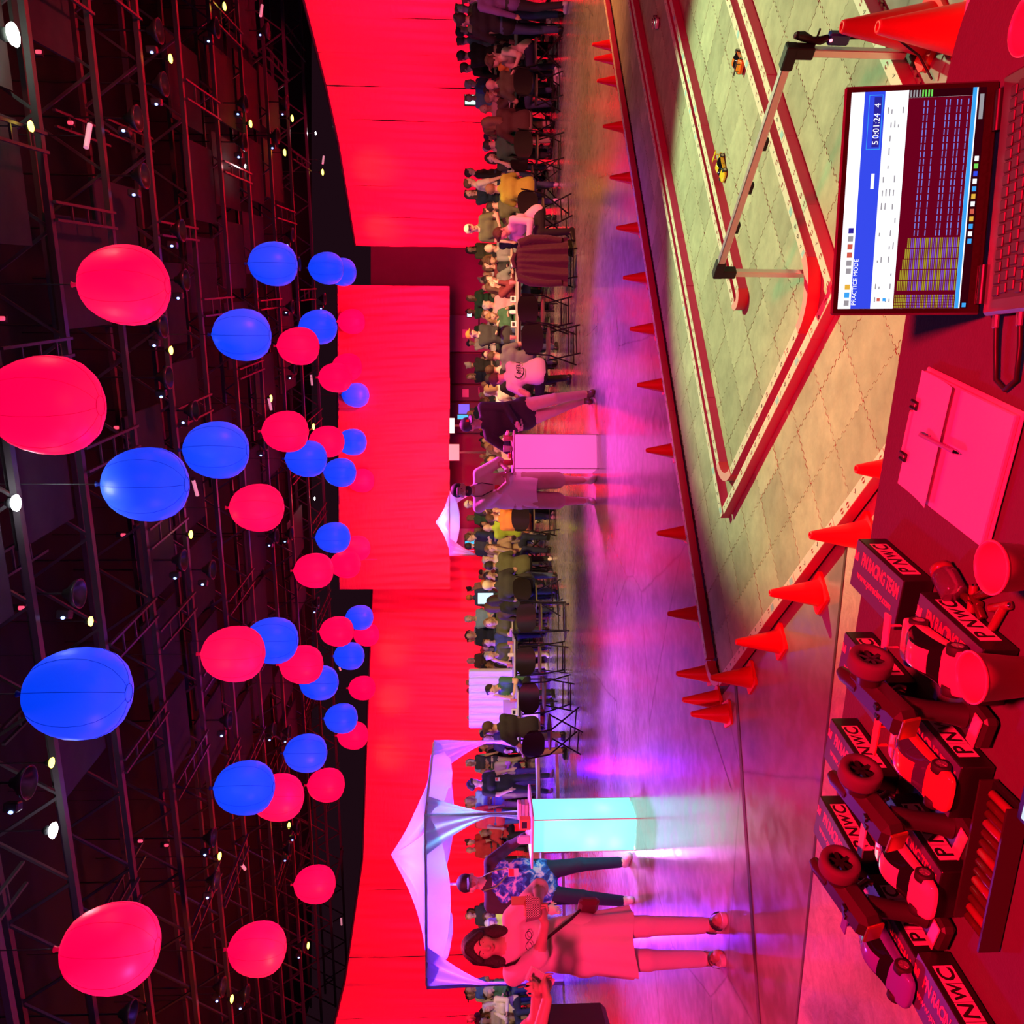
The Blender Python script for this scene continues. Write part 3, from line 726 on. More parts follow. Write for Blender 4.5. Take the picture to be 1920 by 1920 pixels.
ME_BAL = MB().add(vs, fs, 0, True).add([(.06 * math.cos(2 * PI * k / 24), .06 * math.sin(2 * PI * k / 24), -.519) for k in range(24)], [tuple(range(23, -1, -1))]).mesh('balloon_skin')
sm = MB()
for g in range(8):
    q = 2 * PI * g / 8
    sm.tube([(r * .99 * math.cos(q), r * .99 * math.sin(q), z) for r, z in BPROF[1:-2]], .0022, 4, cap=False)
sm.tube([(.10 * math.cos(2 * PI * k / 20), .10 * math.sin(2 * PI * k / 20), -.518) for k in range(20)], .003, 4, closed=True)
ME_BSEAM = sm.mesh('seam')
ME_NECK = MB().lathe([(.03, .59), (.025, .64), (.04, .67), (.001, .68)], 10).mesh('neck')
BAL = [(236, 535, 150, 'R'), (90, 760, 183, 'R'), (276, 908, 138, 'B'), (408, 844, 107, 'B'), (484, 952, 89, 'R'), (150, 1300, 173, 'B'), (211, 1777, 176, 'R'), (440, 1226, 105, 'R'), (512, 1201, 88, 'B'), (461, 1477, 104, 'B'), (523, 1495, 91, 'R'), (485, 1779, 107, 'R'), (592, 1658, 75, 'R'), (514, 495, 84, 'B'), (613, 503, 61, 'B'), (641, 510, 53, 'B'), (456, 628, 98, 'B'), (561, 649, 71, 'R'), (598, 613, 65, 'B'), (660, 603, 47, 'R'), (652, 688, 51, 'R'), (630, 708, 56, 'R'), (668, 741, 46, 'B'), (537, 809, 77, 'R'), (614, 828, 59, 'R'), (661, 829, 50, 'B'), (576, 860, 69, 'B'), (639, 886, 54, 'B'), (678, 901, 45, 'R'), (626, 1008, 58, 'B'), (669, 1028, 48, 'R'), (649, 1058, 52, 'R'), (688, 1061, 43, 'B'), (590, 1070, 66, 'R'), (675, 1158, 47, 'B'), (633, 1184, 57, 'R'), (688, 1190, 44, 'R'), (656, 1230, 52, 'B'), (567, 1246, 73, 'R'), (600, 1280, 66, 'B'), (680, 1290, 46, 'R'), (641, 1347, 57, 'B'), (663, 1379, 53, 'R'), (575, 1412, 74, 'B'), (613, 1472, 65, 'R')]
BD = 1.15
cnt = {'R': 0, 'B': 0}
for x, y, w, c in sorted(BAL, key=lambda b: b[1]):
    u = (960 - y) / F_PX
    Y = F_PX * BD * math.sqrt(1 + u * u) / w
    p = AT(x, y, Y); cnt[c] += 1; cw = {'R': 'red', 'B': 'blue'}[c]
    size = 'huge near' if w > 130 else 'large' if w > 85 else 'mid-sized' if w > 60 else 'small far'
    t = thing('ceiling_balloon', '%s glowing %s teardrop balloon under the ceiling, %s %s one from the photo top' % (size, cw, nth(cnt[c]), cw), 'balloon', p, random.Random(int(x)).uniform(0, 6), 'glowing %s balloons under the ceiling' % cw)
    S = (BD, BD, BD)
    link('skin', ME_BAL, [M_BR if c == 'R' else M_BB], t).scale = S
    link('seam', ME_BSEAM, [M_SEAMR if c == 'R' else M_SEAMB], t).scale = S
    link('neck', ME_NECK, [M_SEAMR if c == 'R' else M_SEAMB], t).scale = S
    MB().tube([(0, 0, .67 * BD), (0, 0, 11.4 - p.z)], .008, 4).build('hanging_cord', M_DARKST, t)
# ------------------------------------------------------------------ race track (frame: a across, b along)
TA = math.radians(121.35); E1 = Vector((math.cos(TA), math.sin(TA), 0)); E2 = Vector((math.sin(TA), -math.cos(TA), 0)); TO = Vector((.6987, 3.415, 0))
def T(a, b, z=0.0): return TO + E1 * a + E2 * b + Vector((0, 0, z))
TROT = math.atan2(E2.y, E2.x)      # local x -> b axis, local y -> a axis
TS = .30; MATZ = .012
def mat_tile():
    m = mat('olive_foam_tile', (.46, .50, .33), .8, bump=.25, bscale=9)
    nt = m.node_tree; b = nt.nodes['Principled BSDF']; N = nt.nodes.new; Lk = nt.links.new
    oi = N('ShaderNodeObjectInfo'); tc = N('ShaderNodeTexCoord')
    n = N('ShaderNodeTexNoise'); n.inputs['Scale'].default_value = 7; n.inputs['Detail'].default_value = 6; n.inputs['Roughness'].default_value = .65
    ad = N('ShaderNodeVectorMath'); ad.operation = 'ADD'; Lk(tc.outputs['Object'], ad.inputs[0])
    sc = N('ShaderNodeVectorMath'); sc.operation = 'SCALE'; sc.inputs[3].default_value = 9
    cx = N('ShaderNodeCombineXYZ'); Lk(oi.outputs['Random'], cx.inputs[0]); Lk(oi.outputs['Random'], cx.inputs[1]); Lk(cx.outputs[0], sc.inputs[0]); Lk(sc.outputs[0], ad.inputs[1])
    Lk(ad.outputs[0], n.inputs['Vector'])
    r = N('ShaderNodeValToRGB'); r.color_ramp.elements[0].position = .3; r.color_ramp.elements[0].color = (.36, .37, .26, 1); r.color_ramp.elements[1].position = .75; r.color_ramp.elements[1].color = (.55, .57, .40, 1)
    Lk(n.outputs['Fac'], r.inputs[0])
    mr = N('ShaderNodeMapRange'); mr.inputs[3].default_value = .8; mr.inputs[4].default_value = 1.1; Lk(oi.outputs['Random'], mr.inputs[0])
    mx = N('ShaderNodeMix'); mx.data_type = 'RGBA'; mx.blend_type = 'MULTIPLY'; mx.inputs[0].default_value = 1
    Lk(r.outputs[0], mx.inputs[6]); Lk(mr.outputs[0], mx.inputs[7]); Lk(mx.outputs[2], b.inputs['Base Color'])
    return m
M_TILE = mat_tile(); M_UNDER = mat('dark_mat_base', (.06, .06, .045), .9)  # dark base sheet seen through the tile gaps
def tile_mesh():
    g = .0018; teeth = 13; d = .0055; poly = []
    def side(p0, dx, dy, nx, ny, inv):
        # teeth along one side, alternating out and in
        for k in range(teeth):
            t0, t1 = k / teeth, (k + 1) / teeth; out = d if (k % 2 == 0) != inv else -d
            out -= g
            e = .10 / teeth
            for t in (t0 + e, t1 - e):
                poly.append((p0[0] + dx * t * TS + nx * out, p0[1] + dy * t * TS + ny * out))
    h = TS / 2
    side((-h, -h), 1, 0, 0, -1, False); side((h, -h), 0, 1, 1, 0, True); side((h, h), -1, 0, 0, 1, False); side((-h, h), 0, -1, -1, 0, True)
    return MB().prism(poly, 0, MATZ - .002).mesh('tile')
ME_TILE = tile_mesh()
A0, A1, B0, B1 = -.90, 2.52, -.66, 8.4
mat_root = MB().prism([(B0, A0), (B1, A0), (B1, A1), (B0, A1)], .0005, .003).build('track_mat', M_UNDER, None, TO, (0, 0, TROT))
# local x = b, local y = a needs E1 = rot(E2,+90)
tag(mat_root, 'olive green race track mat of interlocking foam tiles on the floor', 'mat')
def visible(P, m=60):
    d = P - Vector((0, 0, HC)); yc = d.y * math.cos(TH) - d.z * math.sin(TH)
    if yc < .1: return False
    U = 960 + F_PX * d.x / yc
    return -m < U < 1920 + m
ni = int(round((A1 - A0) / TS)); 
for i in range(-3, 9):
    for j in range(-2, 29):
        ca, cb = (i + .5) * TS, (j + .5) * TS
        if ca < A0 + .1 or ca > A1 - .1 or cb < B0 + .05 or not visible(T(ca, cb), 120): continue
        link('tile', ME_TILE, M_TILE, mat_root, (cb, ca, .002 + .0015 * random.Random(i * 50 + j).random()), (0, 0, PI / 2 * ((i + j) % 2)))
# ------------------------------------------------------------------ lane barriers
M_RTOP = mat('cream_rail_top', (.80, .76, .62), .5, noise=.06, scale=20); M_RSIDE = mat('crimson_rail_side', (.62, .025, .20), .5)
M_MARK = mat('red_print', (.30, .02, .02), .6); M_MARKB = mat('dark_print', (.04, .02, .02), .6); M_MARKC = mat('pale_blue_print', (.35, .65, .7), .6)
RW, RH, RL = .048, .055, .50
def rail_mesh(L, w=RW, h=RH):
    g = .002
    return MB().box((L / 2, 0, h / 2 - .001), (L - g, w, h - .004), mi=1).add([(g, -w / 2, h), (L - g, -w / 2, h), (L - g, w / 2, h), (g, w / 2, h), (g, -w / 2, h - .004), (L - g, -w / 2, h - .004), (L - g, w / 2, h - .004), (g, w / 2, h - .004)], [(0, 1, 2, 3), (0, 4, 5, 1), (2, 6, 7, 3), (1, 5, 6, 2), (3, 7, 4, 0)], 0).mesh('rail_segment')
def marks_mesh(L, seed):
    """print on the rail tops: little lip shapes, v and slash marks"""
    r = random.Random(seed); m = MB(); z = RH + .0008; x = .03
    while x < L - .05:
        k = r.random(); y = r.uniform(-.006, .006); w = r.uniform(.012, .018)
        if k < .42:   # lips: two crescents
            for s in (1, -1):
                pts = [Vector((x + w * math.cos(q) * .7, y + s * (.0035 + w * .55 * math.sin(q)), z)) for q in np.linspace(0, PI, 7)]
                inn = [Vector((x + w * math.cos(q) * .55, y + s * (.0025 + w * .16 * math.sin(q)), z)) for q in np.linspace(0, PI, 7)]
                m.add(pts + inn, [(i, i + 1, 8 + i, 7 + i) if s > 0 else (i, 7 + i, 8 + i, i + 1) for i in range(6)], 0)
        elif k < .75:
            for q in (.5, -.6): m.bar((x - w * .6, y, z), (x + w * .6, y + w * q, z), .003, .0006, 0 if k < .6 else 1)
            m.bar((x + w * .7, y - w * .4, z), (x + w * .8, y + w * .6, z), .003, .0006, 1)
        elif k < .93: m.bar((x, y - w * .6, z), (x + w * .5, y + w * .6, z), .003, .0006, 1).box((x + w * .9, y, z), (.004, .004, .0008), mi=1)
        else: m.box((x + .01, 0, z), (.04, .03, .0006), mi=2)
        x += r.uniform(.055, .10)
    return m.mesh('printed_mark')
ME_RAIL = rail_mesh(RL); ME_MARKS = [marks_mesh(RL, s) for s in range(6)]
def run(name, label, lines, group=None):
    """lines: ((a0,b0),(a1,b1)) centre lines; every segment is a part with its printed marks as sub-part"""
    p0 = T(*lines[0][0]); root = thing(name, label, 'barrier', p0, 0, group); rr = random.Random(len(label))
    for (q0, q1) in lines:
        P, Q = T(*q0), T(*q1); d = Q - P; L = d.length; d.normalize(); rz = math.atan2(d.y, d.x); s = 0
        while s < L - .02:
            l = min(RL, L - s); c = P + d * s
            if visible(c, 300) or visible(c + d * l, 300):
                me = ME_RAIL if l > RL - .01 else rail_mesh(l)
                sg = link('rail_segment', me, [M_RTOP, M_RSIDE], root, c - p0 + Vector((0, 0, MATZ + .001)) + Vector((-d.y, d.x, 0)) * rr.uniform(-.002, .002), (0, 0, rz))
                link('printed_mark', ME_MARKS[rr.randrange(6)] if l > RL - .01 else marks_mesh(l, 3), [M_MARK, M_MARKB, M_MARKC], sg)['kind'] = 'stuff'
            s += RL
    return root
run('track_barrier', 'long red-sided outer barrier along the far edge of the track', [((2.47, -.42), (2.47, 8.2))])
run('track_barrier', 'short outer barrier at the end of the track, behind the car boxes', [((-.62, -.64), (2.28, -.64))])
run('track_barrier', 'outer barrier on the near edge of the track, by the two big cones', [((-.87, -.3), (-.87, 2.2))])
br = run('track_barrier', 'double barrier of the hairpin, far straight joined to a pointed corner', [((1.70, .19), (1.70, 7.2)), ((1.60, .50), (1.60, 7.0))])
cr_ = run('track_barrier', 'double barrier across the track from the pointed corner to the laptop', [((1.66, .20), (-.10, .20)), ((1.42, .32), (.25, .32))])
dr = run('track_barrier', 'double divider barrier with a rounded red tip in mid track', [((.875, 1.12), (.875, 5.6)), ((.785, 1.12), (.785, 5.4))])
er = run('track_barrier', 'double barrier straight nearest the laptop, under the timing gate', [((.02, .52), (.02, 3.6)), ((-.10, .22), (-.10, 3.4))])
def curve_rail(root, c, r, q0, q1, name='corner_rail', w=RW, red=True):
    m = MB(); n = 14; h = RH + .002
    def f(k, rr, z):
        q = q0 + (q1 - q0) * k / n; return T(c[0] + rr * math.sin(q), c[1] + rr * math.cos(q), z)
    vs = []
    for k in range(n + 1): vs += [f(k, r - w / 2, 0), f(k, r - w / 2, h), f(k, r + w / 2, h), f(k, r + w / 2, 0)]
    vs = [v - Vector(root.location) + Vector((0, 0, MATZ + .002)) for v in vs]
    side = []; top = []
    for k in range(n):
        i = k * 4; j = i + 4
        side += [(i, i + 1, j + 1, j), (i + 2, i + 3, j + 3, j + 2)]; top.append((i + 1, i + 2, j + 2, j + 1))
    m.add(vs, side, 1, True); m.add(vs, top, 0); m.add(vs[:4], [(0, 3, 2, 1)], 1); m.add(vs[-4:], [(0, 1, 2, 3)], 1)
    m.build(name, [M_RPINK, M_RCURVE], root)
M_RPINK = mat('pink_corner_top', (.85, .40, .40), .5); M_RCURVE = mat('bright_red_corner_side', (.75, .02, .08), .5)
curve_rail(br, (1.42, .50), .18, PI / 2, PI)
curve_rail(er, (.25, .55), .23, PI, 1.5 * PI)
curve_rail(dr, (.83, 1.12), .047, PI / 2, 1.5 * PI)
fo = [o for o in COL.objects if o.get('label', '').startswith('long red-sided outer')][0]
curve_rail(fo, (2.28, -.44), .19, PI / 2, PI)
# ------------------------------------------------------------------ traffic cones
M_CONE = mat('orange_cone_vinyl', (.95, .012, .035), .38, spec=.4)
def cone_protos():
    b = .075
    body = MB().lathe([(.062, .014), (.058, .03), (.017, .225), (.014, .232), (.009, .232), (.008, .2)], 20)
    base = MB(); poly = []
    for sx, sy in ((1, 1), (-1, 1), (-1, -1), (1, -1)):
        for d in ((0, .012), (.012, 0)) if sx * sy > 0 else ((.012, 0), (0, .012)):
            poly.append((sx * (b - d[0]), sy * (b - d[1])))
    poly = sorted(poly, key=lambda p: math.atan2(p[1], p[0]))
    base.prism(poly, .0, .014)
    return body.mesh('cone_body'), base.mesh('square_base')
ME_CB, ME_CS = cone_protos()
cones = []
def cone(pos, label, s=1.0, rz=None):
    t = thing('traffic_cone', label, 'traffic cone', pos, random.Random(label).uniform(0, 1.5) if rz is None else rz, 'orange traffic cones round the track')
    link('cone_body', ME_CB, M_CONE, t).scale = (s, s, s); link('square_base', ME_CS, M_CONE, t).scale = (s, s, s)
    return t
for i, y in enumerate((45, 72, 115, 203, 302, 400, 497, 597, 706, 830, 992, 1150)):
    p = G(1137 + .159 * y + 14, y); d = p - TO; bb = d.dot(E2)
    cone(T(2.64, bb + (.12 if y < 800 else .10), 0), 'small orange cone behind the far barrier, %s from the photo top' % nth(i + 1))
cone(T(2.62, -.46), 'orange cone just behind the curved far corner of the track')
cone(T(2.55, -.66), 'orange cone at the outer tip of the track corner, middle of three')
cone(T(2.40, -.80), 'orange cone in front of the track corner, beside the dark floor joint')
for i, (x, y) in enumerate(((1408, 1262), (1462, 1194), (1536, 1103), (1622, 990))):
    p = G(x, y); cone(T((p - TO).dot(E1), -.76), 'orange cone against the short end barrier, %s from the table' % nth(4 - i), rz=TROT + .1)
p = G(1700, 832); cone(T((p - TO).dot(E1) - .03, -.76), 'orange cone mostly hidden by the table edge, only its tip showing', rz=TROT)
p = G(1578, 50, .312); cone((p.x, p.y, 0), 'big orange cone beside the near barrier, farther of the pair by the laptop', 1.35, rz=.5)
p = G(1612, 96, .305); cone((p.x + .01, p.y - .12, 0), 'big orange cone beside the near barrier, nearer of the pair by the laptop', 1.32, rz=.4)
# ------------------------------------------------------------------ timing gate over the near lane
M_ALU = mat('satin_aluminium', (.80, .78, .80), .32, .85); M_3DP = mat('black_printed_bracket', (.012, .010, .012), .6)
M_BLUEB = mat('blue_receiver_box', (.02, .04, .30), .35); M_REDL = mat('red_status_led', (1, .1, .1), .3, emit=(1, .08, .1), es=9); M_CABLE = mat('black_cable', (.02, .012, .012), .45)
gL, gR = T(.078, .50), T(-.935, .50); gz = .455
gate = thing('timing_gate', 'aluminium timing gate frame spanning the near lane beside the laptop', 'frame', gL)
v = gR - gL; vl = v.length; vd = v.normalized(); rz = math.atan2(vd.y, vd.x); gate.rotation_euler = (0, 0, rz)
for x in (0, vl): MB().box((x, 0, gz / 2 + .02), (.028, .028, gz - .05), bev=.003).build('leg', M_ALU, gate); MB().box((x, 0, .008 + MATZ), (.05, .07, .014), bev=.004).build('foot', M_3DP, gate)
MB().box((vl / 2, 0, gz), (vl - .06, .030, .030), bev=.003).build('crossbar', M_ALU, gate)
for x, s in ((0, 1), (vl, -1)):
    MB().box((x + s * .02, 0, gz), (.085, .042, .042), bev=.004).box((x, 0, gz - .045), (.042, .042, .07), bev=.004).build('corner_bracket', M_3DP, gate)
for x in (.25, .45, .65): MB().box((x, .0, gz - .021), (.045, .022, .014)).build('sensor_clip', M_3DP, gate)
p = gL + vd * vl + Vector((0, 0, .30))
rec = thing('receiver_box', 'small blue receiver box with a red light tied to the gate leg', 'electronics', p + Vector((.03, -.035, 0)), rz)
MB().box((0, 0, 0), (.042, .032, .075), bev=.006).build('case', M_BLUEB, rec); MB().ell((.0, -.016, .03), (.006, .004, .006), 8, 6).build('indicator', M_REDL, rec)
MB().tube([(0, 0, .037), (-.01, .0, .06), (-.015, .01, .085), (-.005, .015, .12), (0.0, .01, .145), (.02, -.01, .15)], [.012, .014, .012, .017, .013, .005], 8).build('cable_bundle', M_CABLE, rec)
MB().tube([(-.035, 0, .075), (.03, 0, .075)], .004, 6).build('cable_tie', M_CABLE, rec)
MB().tube([(0, 0, -.037), (.004, -.004, -.07), (.03, -.04, -.11), (.045, -.08, -.17), (.02, -.13, -.24), (-.02, -.2, -.284)], .004, 6).build('lead', M_CABLE, rec)
# ------------------------------------------------------------------ small race cars
def car_meshes(L=.17, wd=.072, hg=.045, wing=True, low=True):
    # stations: x, half width, base z, shoulder z, roof z, roof half width
    S_ = [(-.50, .36, .10, .30, .34, .30), (-.46, .44, .06, .42, .46, .38), (-.36, .49, .05, .50, .56, .40), (-.26, .47, .05, .50, .66, .33), (-.12, .45, .05, .48, .98, .27), (.04, .45, .05, .47, 1.0, .27), (.14, .45, .05, .46, .78, .28), (.24, .47, .05, .46, .52, .32), (.36, .49, .05, .42, .45, .36), (.45, .45, .05, .30, .33, .34), (.50, .36, .06, .18, .2, .26)]
    def lo(pull=0.0):
        m = MB(); R = []
        for x, w, z0, z1, z2, wr in S_:
            w *= wd; wr *= wd; z0 *= hg; z1 *= hg; z2 *= hg
            R.append([(x * L, -w * .92, z0), (x * L, -w, (z0 + z1) / 2), (x * L, -w * .96, z1), (x * L, -(w * .35 + wr * .65), z1 + (z2 - z1) * .45), (x * L, -wr, z2 * .985), (x * L, 0, z2 * 1.01), (x * L, wr, z2 * .985), (x * L, w * .35 + wr * .65, z1 + (z2 - z1) * .45), (x * L, w * .96, z1), (x * L, w, (z0 + z1) / 2), (x * L, w * .92, z0)])
        n = 11; m.v = [p for r in R for p in r]
        for i in range(len(R) - 1):
            for k in range(n - 1):
                glass = (3 <= i <= 6) and k in (2, 3, 6, 7) or (i in (3, 6) and k in (4, 5))
                a = i * n + k; m.f.append((a, a + n, a + n + 1, a + 1)); m.m.append(1 if glass else 0); m.sm.append(True)
        e = len(m.v) - n
        m.f += [tuple(range(n)), tuple(e + k for k in range(n - 1, -1, -1))]; m.m += [0, 0]; m.sm += [True, True]
        return m
    body = lo().mesh('body_shell')
    wheel = MB().lathe([(.30, -.5), (.46, -.5), (.5, -.4), (.5, .4), (.46, .5), (.30, .5)], 16, M=Matrix(((1, 0, 0), (0, 0, 1), (0, -1, 0)))).mesh('tyre')
    rim = MB().disc((0, 0, 0), .32, 12, M=Matrix(((1, 0, 0), (0, 0, -1), (0, 1, 0))))
    for k in range(5):
        q = 2 * PI * k / 5; rim.bar((0, 0, 0), (.3 * math.cos(q), 0, .3 * math.sin(q)), .06, .08)
    rim = rim.mesh('rim')
    wg = MB().box((-.47 * L, 0, hg * .98), (.10 * L, wd * .98, .0025)).box((-.45 * L, wd * .25, hg * .75), (.03 * L, .002, hg * .45)).box((-.45 * L, -wd * .25, hg * .75), (.03 * L, .002, hg * .45)).mesh('rear_wing')
    return body, wheel, rim, wg, L, wd, hg
CARM = car_meshes(); M_GLASS = mat('car_window_tint', (.01, .01, .015), .08, coat=.6); M_TYRE = mat('rubber_tyre', (.02, .02, .02), .7); M_RIM = mat('silver_wheel_rim', (.6, .58, .55), .3, .7)
M_NUM = mat('black_race_number', (.01, .01, .01), .5)
def car(label, pos, rz, paint, wing=True, s=1.0, number=None, tilt=None, glass=None, deck=None):
    body, wheel, rim, wg, L, wd, hg = CARM
    t = thing('model_car', label, 'model car', pos, rz, 'small model race cars')
    if tilt: t.rotation_euler = (tilt[0], tilt[1], rz)
    bs = link('body_shell', body, [paint, glass or M_GLASS], t, (0, 0, .004)); bs.scale = (s, s, s); sb = bs.modifiers.new('smooth', 'SUBSURF'); sb.levels = sb.render_levels = 2
    D_ = .028 * s
    for sx in (-.30, .31):
        for sy in (-1, 1):
            w = link('wheel', wheel, M_TYRE, t, (sx * L * s, sy * (wd / 2 - .006) * s, D_ / 2)); w.scale = (D_, .014 * s, D_)
            r = link('rim', rim, M_RIM, w, (0, sy * .5, 0)); r.scale = (1, 1, 1)
            if sy > 0: r.rotation_euler = (0, 0, PI)
    if wing: link('rear_wing', wg, deck or paint, t, (0, 0, .003)).scale = (s, s, s)
    if number:
        me = text_mesh(number, .02 * s)
        link('race_number', me, M_NUM, t, (.01, -wd * .485 * s - .0012, .014 * s), (PI / 2, 0, 0)); link('race_number', me, M_NUM, t, (.01, wd * .485 * s + .0012, .014 * s), (PI / 2, 0, PI))
    return t
def paint(n, c, r=.18): return mat('car_paint_' + n, c, r, coat=.5)
aE2 = math.atan2(E2.y, E2.x)
p = T(.165, 2.33, MATZ)
car('orange race car with a black rear wing hugging the near double barrier', p, aE2 + PI + .16 + PI * 1, paint('orange', (.95, .22, .02)), True, 1.15, '7', deck=M_BLACK)
p = T(.690, 2.09, MATZ)
car('yellow race car with number 4 beside the divider barrier', p, aE2 + PI - .12, paint('yellow', (.85, .75, .04)), True, 1.15, '4')
p = T(1.24, 4.74, MATZ)
car('white and black race car at the far end of the track', p, aE2 + .35, paint('white', (.8, .78, .74)), True, 1.15)
# ------------------------------------------------------------------ folding table with a black cloth in front of the camera
TD = Vector((.949, -.316, 0)).normalized(); TN = Vector((TD.y, -TD.x, 0))          # TN points to the camera side
TL = Vector((-.70, 1.92, 0)); TLEN, TDEP, TZ = 1.70, .76, .74
tang = math.atan2(TD.y, TD.x)
def TB(s, d, z): return TL + TD * s + TN * d + Vector((0, 0, z))
M_CLOTH = mat('black_table_cloth', (.085, .07, .075), .95, noise=.12, scale=60, bump=.12, bscale=160, sheen=.15)
tbl = thing('folding_table', 'folding table under a dark cloth in the foreground', 'table', TL, tang)
MB().box((TLEN / 2, -TDEP / 2, TZ - .028), (TLEN - .02, TDEP - .02, .04), bev=.008).build('tabletop', M_WHITE, tbl)
for sx in (.18, TLEN - .18):
    for sy in (-.12, -TDEP + .12): MB().tube([(sx, sy, 0), (sx, sy, TZ - .05)], .014, 8).build('leg', M_DARKST, tbl)
cl = MB(); ring = []; N_ = 220; per = []
def cpt(k, zf):
    r = .05; hw, hd = TLEN / 2, TDEP / 2; q = 2 * PI * k / N_
    c, s = math.cos(q), math.sin(q); e = 8
    x = hw * math.copysign(abs(c) ** (2 / e), c); y = hd * math.copysign(abs(s) ** (2 / e), s)
    w = (1 - zf) ** 1.2 * (.02 + .018 * math.sin(q * 26) + .01 * math.sin(q * 61))
    n = Vector((x / hw ** 2, y / hd ** 2, 0)); n = Vector((math.copysign(abs(c) ** 1.5, c), math.copysign(abs(s) ** 1.5, s), 0)).normalized()
    return Vector((TLEN / 2 + x, -TDEP / 2 + y, .12 + (TZ - .003 - .12) * zf)) + n * (w + .006)
rows = [0, .2, .4, .6, .8, .95, .99, 1.0]
vs = [cpt(k, z) for z in rows for k in range(N_)]
fs = [(i * N_ + k, i * N_ + (k + 1) % N_, (i + 1) * N_ + (k + 1) % N_, (i + 1) * N_ + k) for i in range(len(rows) - 1) for k in range(N_)]
cl.add(vs, fs, 0, True).add(vs[-N_:], [tuple(range(N_))], 0)
tc_ = cl.build('tablecloth', M_CLOTH, None, TL, (0, 0, tang)); tag(tc_, 'dark cloth draped over the foreground folding table', 'tablecloth')
# ------------------------------------------------------------------ laptop
M_LAP = mat('dark_laptop_shell', (.10, .09, .10), .35, .3); M_KEY = mat('laptop_key', (.05, .04, .045), .5)
hl, hr = G(1838, 585, .76), G(1878, 152, .76); ld = (hr - hl).normalized(); la = math.atan2(ld.y, ld.x); LW = .352
lap = thing('laptop', 'open laptop showing race timing software at the table corner', 'laptop', (hl + hr) / 2 - Vector((0, 0, .76 - TZ)), la)
MB().box((0, -.125, .011), (LW + .006, .245, .018), bev=.005).build('base', M_LAP, lap)
kb = MB().box((0, -.085, .0202), (LW - .04, .11, .001)).build('keyboard', M_KEY, lap)
kme = MB().box((0, 0, 0), (.0155, .0150, .003), bev=.0015).mesh('key')
for r in range(6):
    for c in range(17):
        link('key', kme, M_KEY, kb, (-LW / 2 + .032 + c * .0182 + .003 * (r % 3), -.038 - r * .0182, .0222))
MB().box((0, -.19, .0205), (.10, .065, .001)).build('touchpad', M_KEY, lap)
for x in (-.13, .13): MB().tube([(x - .03, 0, .02), (x + .03, 0, .02)], .008, 8).build('hinge', M_BLACK, lap)
tl = math.radians(12); LH = .228
Ml = Matrix.Rotation(-tl, 4, 'X')
lid = MB().box((0, .0035, LH / 2), (LW, .007, LH), bev=.003).build('lid', M_LAP, lap, (0, .004, .018), (-tl, 0, 0))
MB().box((0, -.0002, LH / 2), (LW - .006, .0008, LH - .006)).build('bezel', mat('glossy_bezel', (.02, .005, .008), .12), lid)
# what the screen shows: flat glowing panes
def glow(n, c, s=1.0): return mat('screen_' + n, (0, 0, 0), .4, emit=c, es=s)
SM = [glow('white', (.95, .95, 1), 1.25), glow('blue', (.01, .07, .85), 1.0), glow('navy', (.0, .02, .35), .9), glow('maroon', (.13, .0, .012), .9), glow('gold', (.42, .36, .03), .9), glow('violet', (.22, .10, .62), .9), glow('ice', (.18, .25, .85), .9), glow('cyan', (.02, .35, .85), 1.1), glow('green', (.15, .7, .1), 1.0), glow('grey', (.35, .35, .38), .9), glow('red', (.7, .12, .08), .9), glow('amber', (.8, .45, .05), 1), glow('dark', (.012, .0, .004), .6)]
sc_ = MB(); SWD, SHT = LW - .020, LH - .030
def R_(x0, x1, y0, y1, mi, lay=1):   # 0..1 from the left and from the top
    X0, X1 = -SWD / 2 + SWD * x0, -SWD / 2 + SWD * x1; Z0, Z1 = LH - .010 - SHT * y1, LH - .010 - SHT * y0; Y = -.0010 - .0003 * lay
    sc_.add([(X0, Y, Z0), (X1, Y, Z0), (X1, Y, Z1), (X0, Y, Z1)], [(0, 1, 2, 3)], mi)
rr = random.Random(3)
R_(0, 1, 0, 1, 12, 0); R_(0, 1, 0, .94, 0)                                   # desktop, window
for k in range(10): R_(.015 + k * .038, .04 + k * .038, .045, .085, [9, 7, 11, 0, 9, 9, 10, 10, 9, 2][k], 2)
R_(0, 1, .10, .255, 1, 2)                                                     # blue banner
R_(.74, .985, .135, .24, 7, 3); R_(.743, .982, .139, .236, 1, 4)
R_(.75, .79, .175, .23, 2, 5); R_(.80, .89, .175, .23, 2, 5); R_(.90, .975, .175, .23, 2, 5)
R_(.56, .63, .19, .215, 0, 4)
for r in range(5):
    for c in range(15):
        if rr.random() < .5: R_(.03 + c * .062, .03 + c * .062 + rr.uniform(.012, .035), .28 + r * .028, .289 + r * .028, 9, 3)
R_(.035, .05, .30, .325, 10, 4); R_(.035, .05, .345, .37, 7, 4)
R_(0, .965, .43, .90, 3, 2); R_(.965, 1, .43, .90, 12, 3)
for k in range(8): R_(.968, .998, .44 + k * .022, .452 + k * .022, 8 if k > 3 else 9, 4)
nr = 34
for r in range(nr):
    y = .437 + .46 * r / nr; gold = r < 6 or (r % 3 == 0) or (r % 7 == 2)
    e = .30 if r > 5 else .06 + .05 * r
    for c in range(10):
        x0 = .004 + c * .0125 if c < 5 else .085 + (c - 5) * .05
        x1 = x0 + (.010 if c < 5 else .045)
        if x0 > e + .02: continue
        R_(x0, min(x1, e + .03), y, y + .008, 4 if gold else 5, 4)
    if r > 5 and r % 2 == 0 and not gold:
        for c in range(19): R_(.34 + c * .0325, .366 + c * .0325, y + .001, y + .008, 6, 4)
R_(0, 1, .90, .93, 7, 3)
